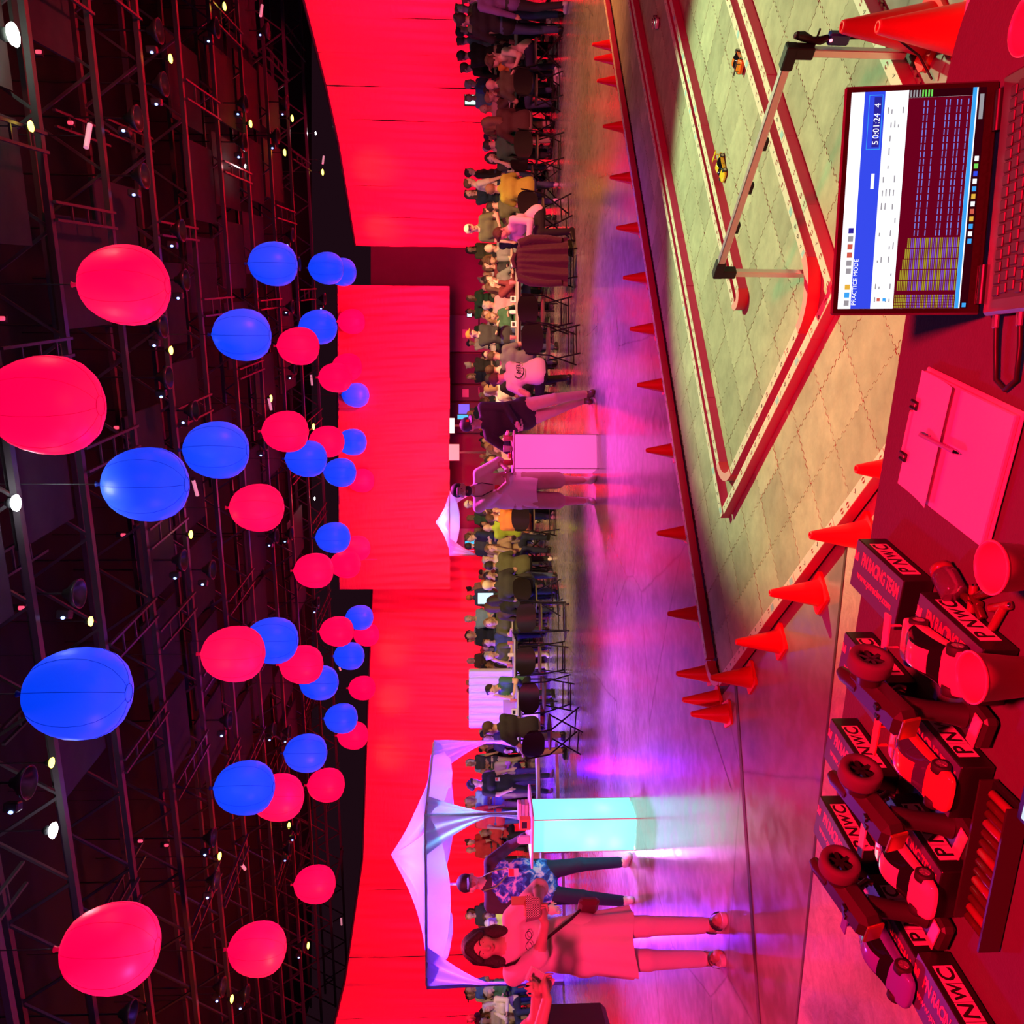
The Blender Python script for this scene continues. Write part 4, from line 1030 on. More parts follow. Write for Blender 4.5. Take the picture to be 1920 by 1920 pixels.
for k, mi in enumerate((7, 0, 7, 11, 10, 0, 11, 7, 0, 1, 8, 0)): R_(.30 + k * .034, .322 + k * .034, .955, .985, mi, 3)
R_(.005, .025, .955, .985, 7, 3); R_(.86, .97, .955, .985, 9, 3)
so = sc_.build('display_image', SM, lid); so['kind'] = 'stuff'
def stext(s, x, y, size, mi, par=lid):
    me = text_mesh(s, size); link('screen_text', me, SM[mi], par, (-SWD / 2 + SWD * x, -.0032, LH - .010 - SHT * y), (PI / 2, 0, 0))
stext('PRACTICE MODE', .125, .122, .0095, 0); stext('5', .77, .203, .013, 0); stext('0:01:24', .845, .203, .013, 0); stext('4', .937, .203, .013, 0)
# leads at the laptop's side
for k, (pts, lb) in enumerate(((((0, -.03, .012), (-.05, -.03, .008), (-.10, -.035, .006), (-.115, -.06, .006), (-.10, -.085, .006), (-.05, -.09, .009), (0, -.088, .012)), 'black looped lead plugged into the laptop side'), (((0, -.13, .012), (-.05, -.135, .008), (-.10, -.14, .006), (-.15, -.19, .006), (-.19, -.27, .006)), 'black lead trailing from the laptop towards the camera'))):
    t = thing('laptop_lead', lb, 'cable', Vector(lap.location), la)
    MB().tube([(-LW / 2 - .003 + x, y, z) for x, y, z in pts], .0042, 6).build('wire', M_CABLE, t)
    for i in ((0, -1) if k == 0 else (0,)): MB().box((-LW / 2 - .012, pts[i][1], .012), (.024, .012, .007), bev=.002).build('plug', mat('grey_plug', (.15, .14, .15), .4), t)
# ------------------------------------------------------------------ clipboard, papers, pen
M_PAPER = mat('white_paper', (.85, .82, .82), .7); M_BOARD = mat('pale_clipboard', (.75, .66, .66), .5)
Q = [G(*q, TZ) for q in ((1747, 700), (1920, 775), (1850, 1015), (1700, 912))]
ctr = sum(Q, Vector()) / 4; ux = (Q[0] - Q[3]).normalized(); uy = Vector((-ux.y, ux.x, 0)); ca = math.atan2(ux.y, ux.x)
cb = thing('clipboard', 'pale clipboard with folded papers beside the laptop', 'clipboard', Vector((ctr.x, ctr.y, TZ)), ca)
w_ = (Q[0] - Q[3]).length; h_ = .29
MB().box((0, 0, .003), (w_ + .012, h_, .005), bev=.002).build('board', M_BOARD, cb)
MB().box((0, -.002, .010), (w_, h_ - .012, .009), bev=.002).build('paper_stack', M_PAPER, cb)
def flap(u, v): return Vector((-w_ / 2 + w_ * u, h_ * .5 - .004 - v * h_ * .42, .0155 + .010 * (v ** 3)))
MB().surf(flap, 8, 10).build('folded_sheet', M_PAPER, cb)
clp = thing('binder_clip', 'dark binder clip on the far edge of the clipboard', 'clip', Vector((ctr.x, ctr.y, TZ)) + uy * (h_ / 2 - .004) + Vector((0, 0, .006)), ca)
MB().box((-.01, .004, .006), (.085, .012, .012), bev=.002).build('clip_body', M_BOARD, clp)
for x in (-.06, .04): MB().tube([(x, .006, .013), (x, -.014, .013), (x + .012, -.014, .013), (x + .012, .006, .013)], .003, 6).build('clip_arm', M_BLACK, clp)
pa, pb = G(1726, 815, TZ + .024), G(1797, 851, TZ + .024); pen = thing('pen', 'slim violet pen lying on the clipboard papers', 'pen', (pa + pb) / 2, math.atan2((pb - pa).y, (pb - pa).x))
pl = (pb - pa).length / 2; MB().tube([(-pl, 0, 0), (pl * .8, 0, 0)], .0045, 8).build('barrel', mat('violet_pen', (.25, .2, .5), .3), pen); MB().tube([(pl * .8, 0, 0), (pl, 0, -.002)], [.004, .0012], 8).build('tip', M_CHROME, pen); MB().tube([(-pl, .005, 0), (-pl * .55, .006, 0)], .0015, 5).build('pocket_clip', M_CHROME, pen)
# ------------------------------------------------------------------ cups
M_CUP = mat('glossy_plastic_cup', (.85, .25, .32), .35)
cupm = MB().lathe([(.001, .002), (.026, .002), (.027, .0), (.0365, .098), (.039, .1), (.039, .103), (.0362, .103), (.0355, .098), (.0255, .006), (.001, .006)], 32).mesh('cup_wall')
rimm = MB().tube([(.0378 * math.cos(2 * PI * k / 32), .0378 * math.sin(2 * PI * k / 32), .102) for k in range(32)], .0018, 6, closed=True).mesh('rolled_rim')
for x, y, lb in ((1858, 1064, 'pink plastic cup standing by the battery pile'), (1821, 1270, 'pink plastic cup standing beside the pink car box'), (1926, 45, 'pink plastic cup at the table corner behind the laptop')):
    p = G(x, y, TZ + .102); t = thing('plastic_cup', lb, 'cup', (p.x, p.y, TZ), 0, 'pink plastic cups on the table')
    link('cup_wall', cupm, M_CUP, t); link('rolled_rim', rimm, M_CUP, t)
# ------------------------------------------------------------------ car boxes
M_BOX = mat('black_card_box', (.012, .011, .012), .4); M_BTOP = mat('box_lid_print_violet_sheen', (.09, .12, .22), .3); M_LBL = mat('white_label', (.80, .70, .70), .5); M_BTX = mat('box_lettering', (.75, .12, .22), .45); M_INK = mat('label_ink', (.015, .012, .012), .5)  # lid print colour has the violet reflection painted into its slate blue
BXL, BXW, BXH = .192, .101, .056; BANG = math.radians(68.5)
box_body = MB().box((0, 0, BXH / 2), (BXL, BXW, BXH), bev=.0015).mesh('carton')
lid_p = MB().box((0, 0, BXH + .0005), (BXL - .003, BXW - .003, .001)).mesh('lid_print')
ME_P1 = text_mesh('PN RACING TEAM', .0215, 0, .0006, space=.92); ME_P2 = text_mesh('www.pnracing.com', .0165, 0, .0003)
ME_LOGO = MB().prism([(-.004, -.009), (.008, -.009), (.008, .009), (.003, .009), (.003, .003), (-.001, .003), (-.004, .009), (-.009, .009), (-.006, 0), (-.009, -.009)], 0, .0004).mesh('logo')
lt = []
for ch, sh, sz in (('P', 0, .040), ('N', .1, .036), ('W', .1, .029), ('C', 0, .038)): lt.append(text_mesh(ch, sz, 0, .0009, shear=sh))
tilem = MB().box((0, 0, 0), (.0330, .0005, .034)).mesh('label_tile')
BXS = [((-.135, 1.57), 'black car box at the far edge, nearest the clipboard', None), ((-.33, 1.628), 'black car box in the far row, second from the clipboard', None), ((-.526, 1.696), 'black car box in the far row, third from the clipboard', None), ((-.712, 1.753), 'black car box at the far left corner of the table', None),
       ((-.22, 1.337), 'black car box carrying the pink shell', None), ((-.416, 1.394), 'black car box carrying the orange car, behind the cup', None), ((-.605, 1.449), 'black car box under the pale pink car', None), ((-.79, 1.53), 'black car box under the blue car at the table end', None), ((-.845, 1.345), 'black car box nearest the photo bottom corner, nothing on it', None)]
boxes = []
for (bx, by), lb, _ in BXS:
    t = thing('car_box', lb + ', lettered PNWC', 'box', (bx, by, TZ), BANG, 'car boxes on the table')
    boxes.append(t)
    bd = link('carton', box_body, M_BOX, t); lp = link('lid_print', lid_p, M_BTOP, t)
    # local +x runs to the far end, -y is the side facing right/front
    link('lettering', ME_P1, M_BTX, lp, (-.012, -.020, BXH + .0015), (0, 0, PI)).scale = (.92, 1.7, 1); link('lettering', ME_P2, M_BTX, lp, (.0, .016, BXH + .0015), (0, 0, PI)).scale = (1.12, 1.35, 1); link('logo', ME_LOGO, M_BTX, lp, (.086, -.018, BXH + .0012), (0, 0, PI))
    for k in range(4):
        x = -.053 + .0345 * k
        tl_ = link('label_tile', tilem, M_LBL, t, (x, -BXW / 2 - .0004, BXH * .52)); link('letter', lt[k], M_INK, tl_, (0, -.0006, 0), (PI / 2, 0, 0))
# cars on the boxes
pk = paint('pink', (.85, .30, .40)); 
car('pink racing shell without stripes on a box by the cup', (-.235, 1.335, TZ + BXH + .002), BANG + PI + .15, pk, True, 1.12)
car('orange red racing car with a shiny windscreen on a box', (-.425, 1.38, TZ + BXH + .002), BANG + PI + .05, paint('orangered', (.85, .18, .10)), True, 1.08, glass=mat('mirror_glass', (.25, .3, .5), .05, .8))
car('pale pink racing car on a box between two controllers', (-.625, 1.43, TZ + BXH + .002), BANG + PI + .1, paint('palepink', (.85, .5, .55)), True, 1.08)
car('blue racing car on the box at the table end', (-.81, 1.50, TZ + BXH + .002), BANG + PI, paint('blueviolet', (.18, .18, .75)), True, 1.08)
# ------------------------------------------------------------------ pistol grip controllers
M_TX = mat('dark_controller_plastic', (.035, .022, .026), .4); M_TXW = mat('grey_foam_wheel', (.10, .075, .085), .85); M_GOLD = mat('gold_trim', (.6, .4, .1), .3, .8); M_TXB = mat('controller_base', (.035, .02, .025), .4); M_SCRN = mat('pale_badge', (.5, .3, .3), .4)
def controller(label, pos, rz):
    t = thing('pistol_controller', label, 'controller', pos, rz, 'pistol grip controllers on the table')
    MB().box((0, .0, .016), (.062, .100, .030), bev=.008).build('base', M_TXB, t)
    MB().box((.0, -.035, .0315), (.055, .022, .003), bev=.001).build('badge', M_SCRN, t)
    MB().tube([(0, .0, .028), (0, .006, .05), (0, .014, .085), (0, .022, .125)], [.021, .0175, .0165, .020], 12).build('grip', M_TX, t)
    hd = MB().box((0, .04, .150), (.050, .135, .048), M=Matrix.Rotation(math.radians(14), 3, 'X'), bev=.012).build('head', M_TX, t)
    MB().box((0, -.0285, .134), (.040, .006, .034), M=Matrix.Rotation(math.radians(14), 3, 'X'), bev=.002).build('rear_cap', M_GOLD, hd)
    MB().tube([(0, .075, .17), (0, .105, .185), (0, .118, .187)], [.016, .013, .009], 10).build('antenna_stub', M_TX, hd)
    MB().tube([(-.02, .085, .142), (-.02, .10, .12), (-.02, .09, .10), (-.02, .075, .098)], .004, 6).tube([(.0, .06, .125), (.0, .072, .105), (0, .066, .095)], .006, 6).build('trigger', M_BLACK, t)
    RX = Matrix(((0, 0, 1), (0, 1, 0), (-1, 0, 0)))
    MB().tube([(.024, .06, .168), (.05, .06, .172)], .02, 14).build('wheel_hub', M_TX, t)
    wh = MB().lathe([(.021, -.014), (.033, -.014), (.035, -.009), (.035, .009), (.033, .014), (.021, .014), (.021, -.014)], 28, (.062, .06, .174), M=RX).build('steering_wheel', M_TXW, t)
    sp = MB()
    for k in range(6):
        q = 2 * PI * k / 6; sp.bar((.068, .06, .174), (.068, .06 + .022 * math.cos(q), .174 + .022 * math.sin(q)), .006, .006)
    sp.build('spoke', M_BLACK, wh)['kind'] = 'stuff'
    for z in (.172, .166): MB().box((-.01 + .02 * (z > .17), .012, z), (.010, .012, .006), bev=.001).build('dial', M_BLACK, hd)
    return t
def gp(x, y, z=TZ): q = G(x, y, z); return (q.x + .030, q.y - .012, TZ)
controller('black pistol grip controller in front of the cup and orange car', gp(1832, 1372), math.radians(-28))
controller('black pistol grip controller between the orange and pale pink cars', gp(1806, 1577), math.radians(-30))
controller('black pistol grip controller beside the blue car at the table end', gp(1757, 1742), math.radians(-30))
# ------------------------------------------------------------------ batteries and tray
M_BAT = mat('battery_sleeve', (.22, .03, .04), .3, coat=.4); M_BAT2 = mat('copper_battery', (.16, .06, .04), .25, .6)
batm = MB().lathe([(.001, 0), (.0065, 0), (.007, .001), (.007, .046), (.0065, .0475), (.003, .0475), (.003, .049), (.001, .049)], 14).mesh('sleeve')
capm = MB().lathe([(.0068, .0472), (.0032, .0477), (.0032, .0497), (.001, .0497)], 14).mesh('terminal')
def battery(label, M, loc, m, grp):
    t = thing('battery', label, 'battery', loc, 0, grp); t.rotation_euler = M
    link('sleeve', batm, m, t); link('terminal', capm, M_CHROME, t)
rr = random.Random(8)
tA, tB = G(1898, 1505, TZ), G(1850, 1735, TZ); tv = (tB - tA); tr = thing('battery_tray', 'long black battery tray at the bottom edge of the photo', 'tray', Vector(((tA.x + tB.x) / 2, (tA.y + tB.y) / 2, TZ)), math.atan2(tv.y, tv.x))
tlen = tv.length + .03
MB().box((0, 0, .006), (tlen, .075, .010), bev=.002).build('tray_floor', M_BLACK, tr)
MB().box((0, .0375, .018), (tlen, .004, .034)).build('tray_wall', M_TXB, tr); MB().box((0, -.0375, .016), (tlen, .004, .030)).build('tray_wall', M_TXB, tr)
R3 = Matrix.Rotation(tr.rotation_euler.z, 3, 'Z')
for k in range(14):
    x = -tlen / 2 + .014 + k * (tlen - .03) / 13
    battery('reddish battery lying in the tray, %s from the lit charger' % nth(k + 1), (PI / 2, 0, tr.rotation_euler.z + PI), Vector(tr.location) + R3 @ Vector((x, .03 - .052, .0185)), M_BAT2 if k % 3 else M_BAT, 'batteries lined up in the tray')
ch = G(1916, 1508, TZ + .03); t = thing('charger', 'small charger with a lit display at the photo edge', 'charger', (ch.x + .01, ch.y - .03, TZ), math.radians(-18))
MB().box((0, 0, .017), (.09, .06, .032), bev=.004).build('case', M_BLACK, t); MB().box((-.01, .0, .0335), (.05, .032, .001)).build('display', mat('charger_display', (0, 0, 0), .2, emit=(.7, .85, .9), es=1.0), t)
jar = G(1812, 1100, TZ); t = thing('parts_jar', 'small clear jar lying beside the pink cup', 'jar', (jar.x, jar.y + .01, TZ), .8)
RY = Matrix(((0, 0, 1), (0, 1, 0), (-1, 0, 0)))
MB().lathe([(.001, 0), (.02, 0), (.022, .004), (.022, .045), (.018, .05)], 20, (-.02, 0, .022), M=RY).build('jar_wall', mat('clear_jar', (.9, .85, .9), .05, trans=.9), t); MB().lathe([(.001, .062), (.019, .062), (.0195, .05), (.001, .05)], 20, (-.02, 0, .022), M=RY).build('jar_lid', M_BAT, t)
for k, (x, y, a) in enumerate(((1838, 1118, .3), (1828, 1150, 1.4), (1850, 1160, 2.2), (1868, 1178, .9), (1846, 1135, 2.9), (1866, 1140, .2))):
    q = G(x, y, TZ); battery('loose battery in the pile near the pink cup, %s from the jar' % nth(k + 1), (PI / 2, 0, a), (q.x, q.y, TZ + .007), M_BAT if k % 2 else M_BAT2, 'loose batteries by the cup')
# ------------------------------------------------------------------ lit cube tables
def lit_cube(label, center, rz, s, h, c_em, base_e, lamp_c, lamp_w, top_c, tops, plate, hot):
    t = thing('lit_cube_table', label, 'table', (center[0], center[1], 0), rz)
    m = bpy.data.materials.new('lit_panel_' + label[:12]); m.use_nodes = True; nt = m.node_tree
    b = nt.nodes['Principled BSDF']; b.inputs['Base Color'].default_value = (.22, .22, .22, 1); b.inputs['Roughness'].default_value = .4
    b.inputs['Emission Color'].default_value = (*c_em, 1); b.inputs['Emission Strength'].default_value = base_e
    tr = nt.nodes.new('ShaderNodeBsdfTranslucent'); tr.inputs[0].default_value = (.5, .5, .5, 1)
    mx = nt.nodes.new('ShaderNodeMixShader'); mx.inputs[0].default_value = .5
    nt.links.new(b.outputs[0], mx.inputs[1]); nt.links.new(tr.outputs[0], mx.inputs[2]); nt.links.new(mx.outputs[0], nt.nodes['Material Output'].inputs[0])
    for k in range(4):
        R = Matrix.Rotation(k * PI / 2, 3, 'Z')
        MB().box(R @ Vector((0, -s / 2, h / 2)), (s - .006, .006, h - .02), rz=k * PI / 2).build('side_panel', m, t)
        MB().box(R @ Vector((s / 2, -s / 2, h / 2)), (.008, .008, h)).build('corner_post', M_WHITE, t)
    MB().box((0, 0, h + .012), (plate, plate, .022), bev=.006).build('top_plate', top_c, t)
    for i, (x, y, z) in enumerate(hot):
        l = bpy.data.lights.new('cube_lamp', 'POINT'); l.color = lamp_c; l.energy = lamp_w; l.shadow_soft_size = .05
        o = bpy.data.objects.new('cube_lamp', l); COL.objects.link(o); o.parent = t; o.location = (x, y, z)
    return t
M_CTOP = mat('frosted_top', (.8, .78, .8), .35)
led = lit_cube('tall light cube table glowing cyan white near the man in a cap', (-3.04, 8.10), math.radians(-14), .345, .985, (.17, 1.0, .86), 2.1, (.35, 1.0, .95), 4.0, M_CTOP, None, .56, [(.03, -.05, .62), (-.07, -.1, .42), (-.09, -.1, .2), (.09, 0, .3)])
pkc = lit_cube('tall light cube table glowing pink beside the bearded man', (.735, 10.60), math.radians(5), .43, 1.03, (1.0, .10, .50), 1.55, (1.0, .2, .6), 1.2, mat('pink_top', (.85, .5, .55), .4), None, .52, [(0, 0, .5)])
def G2(p, q): return Vector((p[0], p[1], q))
LT = 1.01; PT = 1.055
M_ORNG = mat('orange_card', (.85, .22, .08), .5); M_PALE = mat('pale_card', (.8, .72, .72), .6)
def item(name, label, cat, pos, builder, grp=None, rz=0.0):
    t = thing(name, label, cat, pos, rz, grp); builder(t); return t
def napkin(t): MB().box((0, 0, .05), (.07, .05, .10), bev=.004).build('holder', M_PALE, t); MB().box((0, 0, .105), (.055, .03, .02)).build('napkin', M_WHITE, t)
def cardbox(c):
    def f(t): MB().box((0, 0, .05), (.11, .07, .10), bev=.003).build('box_body', c, t); MB().box((0, -.036, .055), (.07, .001, .05)).build('print', M_INK, t)
    return f
def books(t):
    for k in range(3): MB().box((0, 0, .02 + k * .035), (.16, .12, .032), rz=.1 * k, bev=.003).build('carton', [M_PALE, mat('sky_card', (.4, .6, .8), .5), M_PALE][k], t)
item('carton_stack', 'small stack of pale cartons on the cyan light cube', 'boxes', (-2.93, 8.22, LT), books, None, -.2)
item('flyer_box', 'orange printed box on the cyan light cube', 'box', (-2.98, 8.0, LT), cardbox(M_ORNG), None, -.2)
item('napkin_holder', 'pale napkin holder on the cyan light cube', 'napkin holder', (-3.17, 8.08, LT), napkin)
def cupb(m):
    def f(t): MB().lathe([(.001, 0), (.03, 0), (.041, .11), (.043, .113), (.040, .113), (.029, .005), (.001, .005)], 20).build('cup_wall', m, t); MB().tube([(.042 * math.cos(2 * PI * k / 20), .042 * math.sin(2 * PI * k / 20), .113) for k in range(20)], .002, 5, closed=True).build('rim', m, t)
    return f
M_REDC = mat('red_party_cup', (.75, .12, .10), .4)
item('paper_cup', 'pink paper cup on the pink cube near the leaning man', 'cup', (.93, 10.52, PT), cupb(M_CUP)); item('paper_cup', 'tipped pale cup in the middle of the pink cube', 'cup', (.80, 10.55, PT), cupb(M_PALE)); item('paper_cup', 'red cup on the pink cube by the bearded man', 'cup', (.62, 10.5, PT), cupb(M_REDC))
def plate_(t): MB().lathe([(.001, .004), (.06, .004), (.10, .014), (.102, .016), (.06, .008), (.001, .008)], 24).build('rim_plate', M_ORNG, t); MB().ell((.02, 0, .03), (.04, .03, .022)).build('food', mat('orange_snack', (.8, .35, .1), .6), t)
item('snack_plate', 'orange snack plate on the pink light cube', 'plate', (.70, 10.68, PT), plate_)
# ------------------------------------------------------------------ folding chairs
M_CH = mat('black_chair_plastic', (.014, .012, .012), .28); M_CHF = mat('black_chair_tube', (.02, .018, .02), .35, .6); M_CHS = mat('olive_grey_seat_edge', (.10, .10, .06), .5)
def rrect(w, d, r, n=5):
    P = []
    for cx, cy, a in ((w / 2 - r, d / 2 - r, 0), (-w / 2 + r, d / 2 - r, PI / 2), (-w / 2 + r, -d / 2 + r, PI), (w / 2 - r, -d / 2 + r, 1.5 * PI)):
        for k in range(n + 1): q = a + PI / 2 * k / n; P.append((cx + r * math.cos(q), cy + r * math.sin(q)))
    return P
def chair_proto():
    t = thing('folding_chair', 'x', 'chair')
    MB().prism(rrect(.44, .42, .12), .435, .46, mi=1, mi_top=0).build('seat', [M_CH, M_CHS], t)
    def bk(u, v):
        a = (u - .5) * 2; x = .245 * a; top = .30 * (1 - .35 * abs(a) ** 3.2); bot = -.02 + .10 * abs(a) ** 4
        z = .56 + bot + (top - bot) * v; y = .20 + .05 * (z - .56) - .045 * (1 - a * a) * -1
        return Vector((x, y + .03, z))
    m = MB().surf(bk, 14, 8); m.surf(lambda u, v: bk(1 - u, v) + Vector((0, .012, 0)), 14, 8); m.build('backrest', M_CH, t)
    for s in (-1, 1):
        MB().tube([(s * .235, .30, .80), (s * .235, .215, .45), (s * .235, -.24, .01)], .012, 6).build('front_leg', M_CHF, t)
        MB().tube([(s * .21, -.12, .45), (s * .21, .25, .01)], .012, 6).build('rear_leg', M_CHF, t)
    MB().tube([(-.235, -.20, .05), (.235, -.20, .05)], .009, 6).build('crossbar', M_CHF, t); MB().tube([(-.21, .21, .06), (.21, .21, .06)], .009, 6).build('crossbar', M_CHF, t); MB().tube([(-.21, .12, .165), (.21, .12, .165)], .009, 6).build('crossbar', M_CHF, t)
    return t
CHP = chair_proto(); ch_used = [False]
CHG = 'black folding chairs in the audience'
def chair(x, y, rz, label, z=.72):
    q = G(x, y, z); pos = (q.x + .0, q.y - 0.0, 0)
    if not ch_used[0]:
        ch_used[0] = True; CHP.location = pos; CHP.rotation_euler = (0, 0, rz); CHP['label'] = label; CHP['group'] = CHG; return CHP
    return dup(CHP, pos, rz, label, CHG)
front = [(975, 95, 1.1), (976, 169, PI + .05), (968, 228, PI + .3), (977, 281, PI - .05), (970, 335, PI + .75), (985, 402, PI + .35), (990, 500, PI), (985, 590, PI + .1), (993, 645, PI + .12), (972, 976, PI + .2), (962, 1030, PI - .9), (952, 1052, PI + .3), (965, 1085, PI + .2), (975, 1120, PI + .7), (982, 1157, PI + .1), (981, 1234, PI + .02), (987, 1301, PI - .04), (995, 1372, PI - .5)]
for i, (x, y, r) in enumerate(front): chair(x, y, r, 'black folding chair in the front row, %s from the photo top' % nth(i + 1))
back_ch = [(945, 60, .4), (940, 118, .1), (945, 190, -.2), (942, 250, PI), (938, 330, .2), (940, 370, PI), (944, 430, 0), (946, 545, .2), (944, 620, 0), (938, 700, PI), (930, 985, PI), (938, 1010, .3), (936, 1065, PI), (948, 1145, 0), (950, 1195, 0), (950, 1260, .2), (955, 1345, 0), (928, 1210, PI), (930, 480, PI)]
for i, (x, y, r) in enumerate(back_ch): chair(x, y, r, 'black folding chair among the seated crowd, %s behind the front row from the photo top' % nth(i + 1))
# ------------------------------------------------------------------ banquet tables
M_TT = mat('grey_table_top', (.42, .40, .38), .45); M_TE = mat('dark_table_skirt', (.03, .025, .03), .7)
def banquet(x, y, rz, label, L=1.83, top=M_TT):
    q = G(x, y, .74); t = thing('banquet_table', label, 'table', (q.x, q.y, 0), rz, 'banquet tables in the audience')
    MB().box((0, 0, .725), (L, .76, .03), bev=.008).build('tabletop', top, t); MB().box((0, 0, .69), (L - .08, .68, .04)).build('apron', M_TE, t)
    for sx in (-1, 1):
        for sy in (-1, 1): MB().tube([(sx * (L / 2 - .2), sy * .28, 0), (sx * (L / 2 - .2), sy * .28, .68)], .015, 6).build('leg', M_CHF, t)
    return t
M_TPUR = mat('pale_table_top', (.62, .58, .66), .35)
BT = [(966, 90, .05, 'banquet table with the woman leaning at its end'), (964, 215, .0, 'banquet table with pink boxes behind the front row'), (960, 335, .0, 'banquet table beside the seated woman in yellow green'), (968, 540, 0, 'banquet table behind the hanging jacket chair'), (968, 650, 0, 'banquet table behind the man in the lettered white shirt'), (944, 1015, .1, 'banquet table behind the bearded man with cap', ), (958, 1140, 0, 'banquet table where the smiling woman sits'), (962, 1240, 0, 'banquet table in front of the grey haired man'), (968, 1345, 0, 'banquet table in front of the white sofa')]
for x, y, rz, lb in BT: banquet(x, y, rz, lb, 1.0 if y in (90, 335, 1015, 1140, 1240) else 1.1, M_TPUR if y > 1000 else M_TT)
# things on the tables
tabs = [o for o in COL.objects if o.name.startswith('banquet_table')]; ti_ = []; rr = random.Random(2)
for tb in tabs:
    for k in range(4):
        x = -.4 + .26 * k + rr.uniform(-.05, .05); yl = rr.uniform(-.28, .2)
        v = Matrix.Rotation(tb.rotation_euler.z, 3, 'Z') @ Vector((x, yl, .741)) + Vector(tb.location); ti_.append((v, rr.choice('bccbn')))
for i, (v, k) in enumerate(sorted(ti_, key=lambda a: -a[0].x / a[0].y)):
    lab = 'on the crowd tables, %s table item from the photo top' % nth(i + 1)
    if k == 'b': item('food_box', 'pale food box ' + lab, 'box', v, cardbox(M_PALE), 'items on the crowd tables')
    elif k == 'c': item('party_cup', 'pale pink party cup ' + lab, 'cup', v, cupb(M_CUP), 'items on the crowd tables')
    else: item('napkin_holder', 'napkin holder ' + lab, 'napkin holder', v, napkin, 'items on the crowd tables')
# ------------------------------------------------------------------ jacket over a chair
M_JK = mat('dark_maroon_jacket', (.07, .025, .03), .8, noise=.3, scale=20, bump=.4, bscale=30, sheen=.2)
q = G(990, 500, .72); jk = thing('hanging_jacket', 'dark maroon jacket hung over a front row chair', 'jacket', (q.x, q.y, 0), PI)
def jf(u, v):
    a = (u - .5) * 2; z = .93 - .78 * v; w = .27 + .09 * v
    fold = .025 * math.sin(11 * a + 2 * v) * (.3 + v) + .015 * math.sin(23 * a)
    return Vector((a * w, .30 + .05 * (1 - a * a) - .02 * v + fold - (0.0 if v > .06 else (.06 - v) * 1.5), z - .05 * a * a * (1 - v)))
m = MB().surf(jf, 30, 20); m.surf(lambda u, v: jf(1 - u, v) + Vector((0, -.03, 0)), 30, 20); m.build('back', M_JK, jk)
for s in (-1, 1): MB().tube([(s * .25, .30, .88), (s * .32, .31, .70), (s * .33, .29, .45), (s * .31, .27, .25)], [.06, .06, .055, .05], 10).build('sleeve', M_JK, jk)
MB().tube([(-.1, .29, .93), (0, .33, .97), (.1, .29, .93)], .03, 8).build('collar', M_JK, jk)
# ------------------------------------------------------------------ white sofa
M_SOFA = mat('white_leatherette', (.80, .76, .72), .4, sheen=.1); M_CUSH = mat('tan_cushion', (.45, .33, .18), .7, bump=.2)
q = AT(960, 1312, 18.3); sf = thing('tufted_sofa', 'white high backed sofa with channel tufting behind the tables', 'sofa', (q.x, q.y, 0), .05)
for k in range(8):
    x = -.56 + k * .16
    MB().surf(lambda u, v, x=x: Vector((x + (u - .5) * .16, .10 - .05 * math.sin(PI * u) ** .6 + .12 * v, .42 + 1.20 * v)), 6, 6).build('tuft_channel', M_SOFA, sf)
MB().box((0, .24, .85), (1.30, .10, 1.56), bev=.03).build('back_frame', M_SOFA, sf)
MB().box((0, -.25, .28), (1.34, .66, .34), bev=.05).build('seat', M_SOFA, sf)
for s in (-1, 1): MB().box((s * .70, -.1, .45), (.12, .8, .55), bev=.05).build('armrest', M_SOFA, sf)
for s in (-1, 1):
    for y in (-.5, .2): MB().tube([(s * .6, y, 0), (s * .6, y, .12)], .02, 8).build('foot', M_CHROME, sf)
cu = thing('sofa_cushion', 'tan square cushion leaning on the white sofa', 'cushion', Vector(sf.location) + Vector((-.22, -.04, .46)), .1)
def cf(u, v):
    a, b = (u - .5) * 2, (v - .5) * 2; th = .06 * (1 - a * a) ** .5 * (1 - b * b) ** .5
    return Vector((a * .22, -th, .22 + b * .2))
MB().surf(cf, 12, 12).surf(lambda u, v: Vector((cf(1 - u, v).x, -cf(1 - u, v).y, cf(1 - u, v).z)), 12, 12).build('cover', M_CUSH, cu)
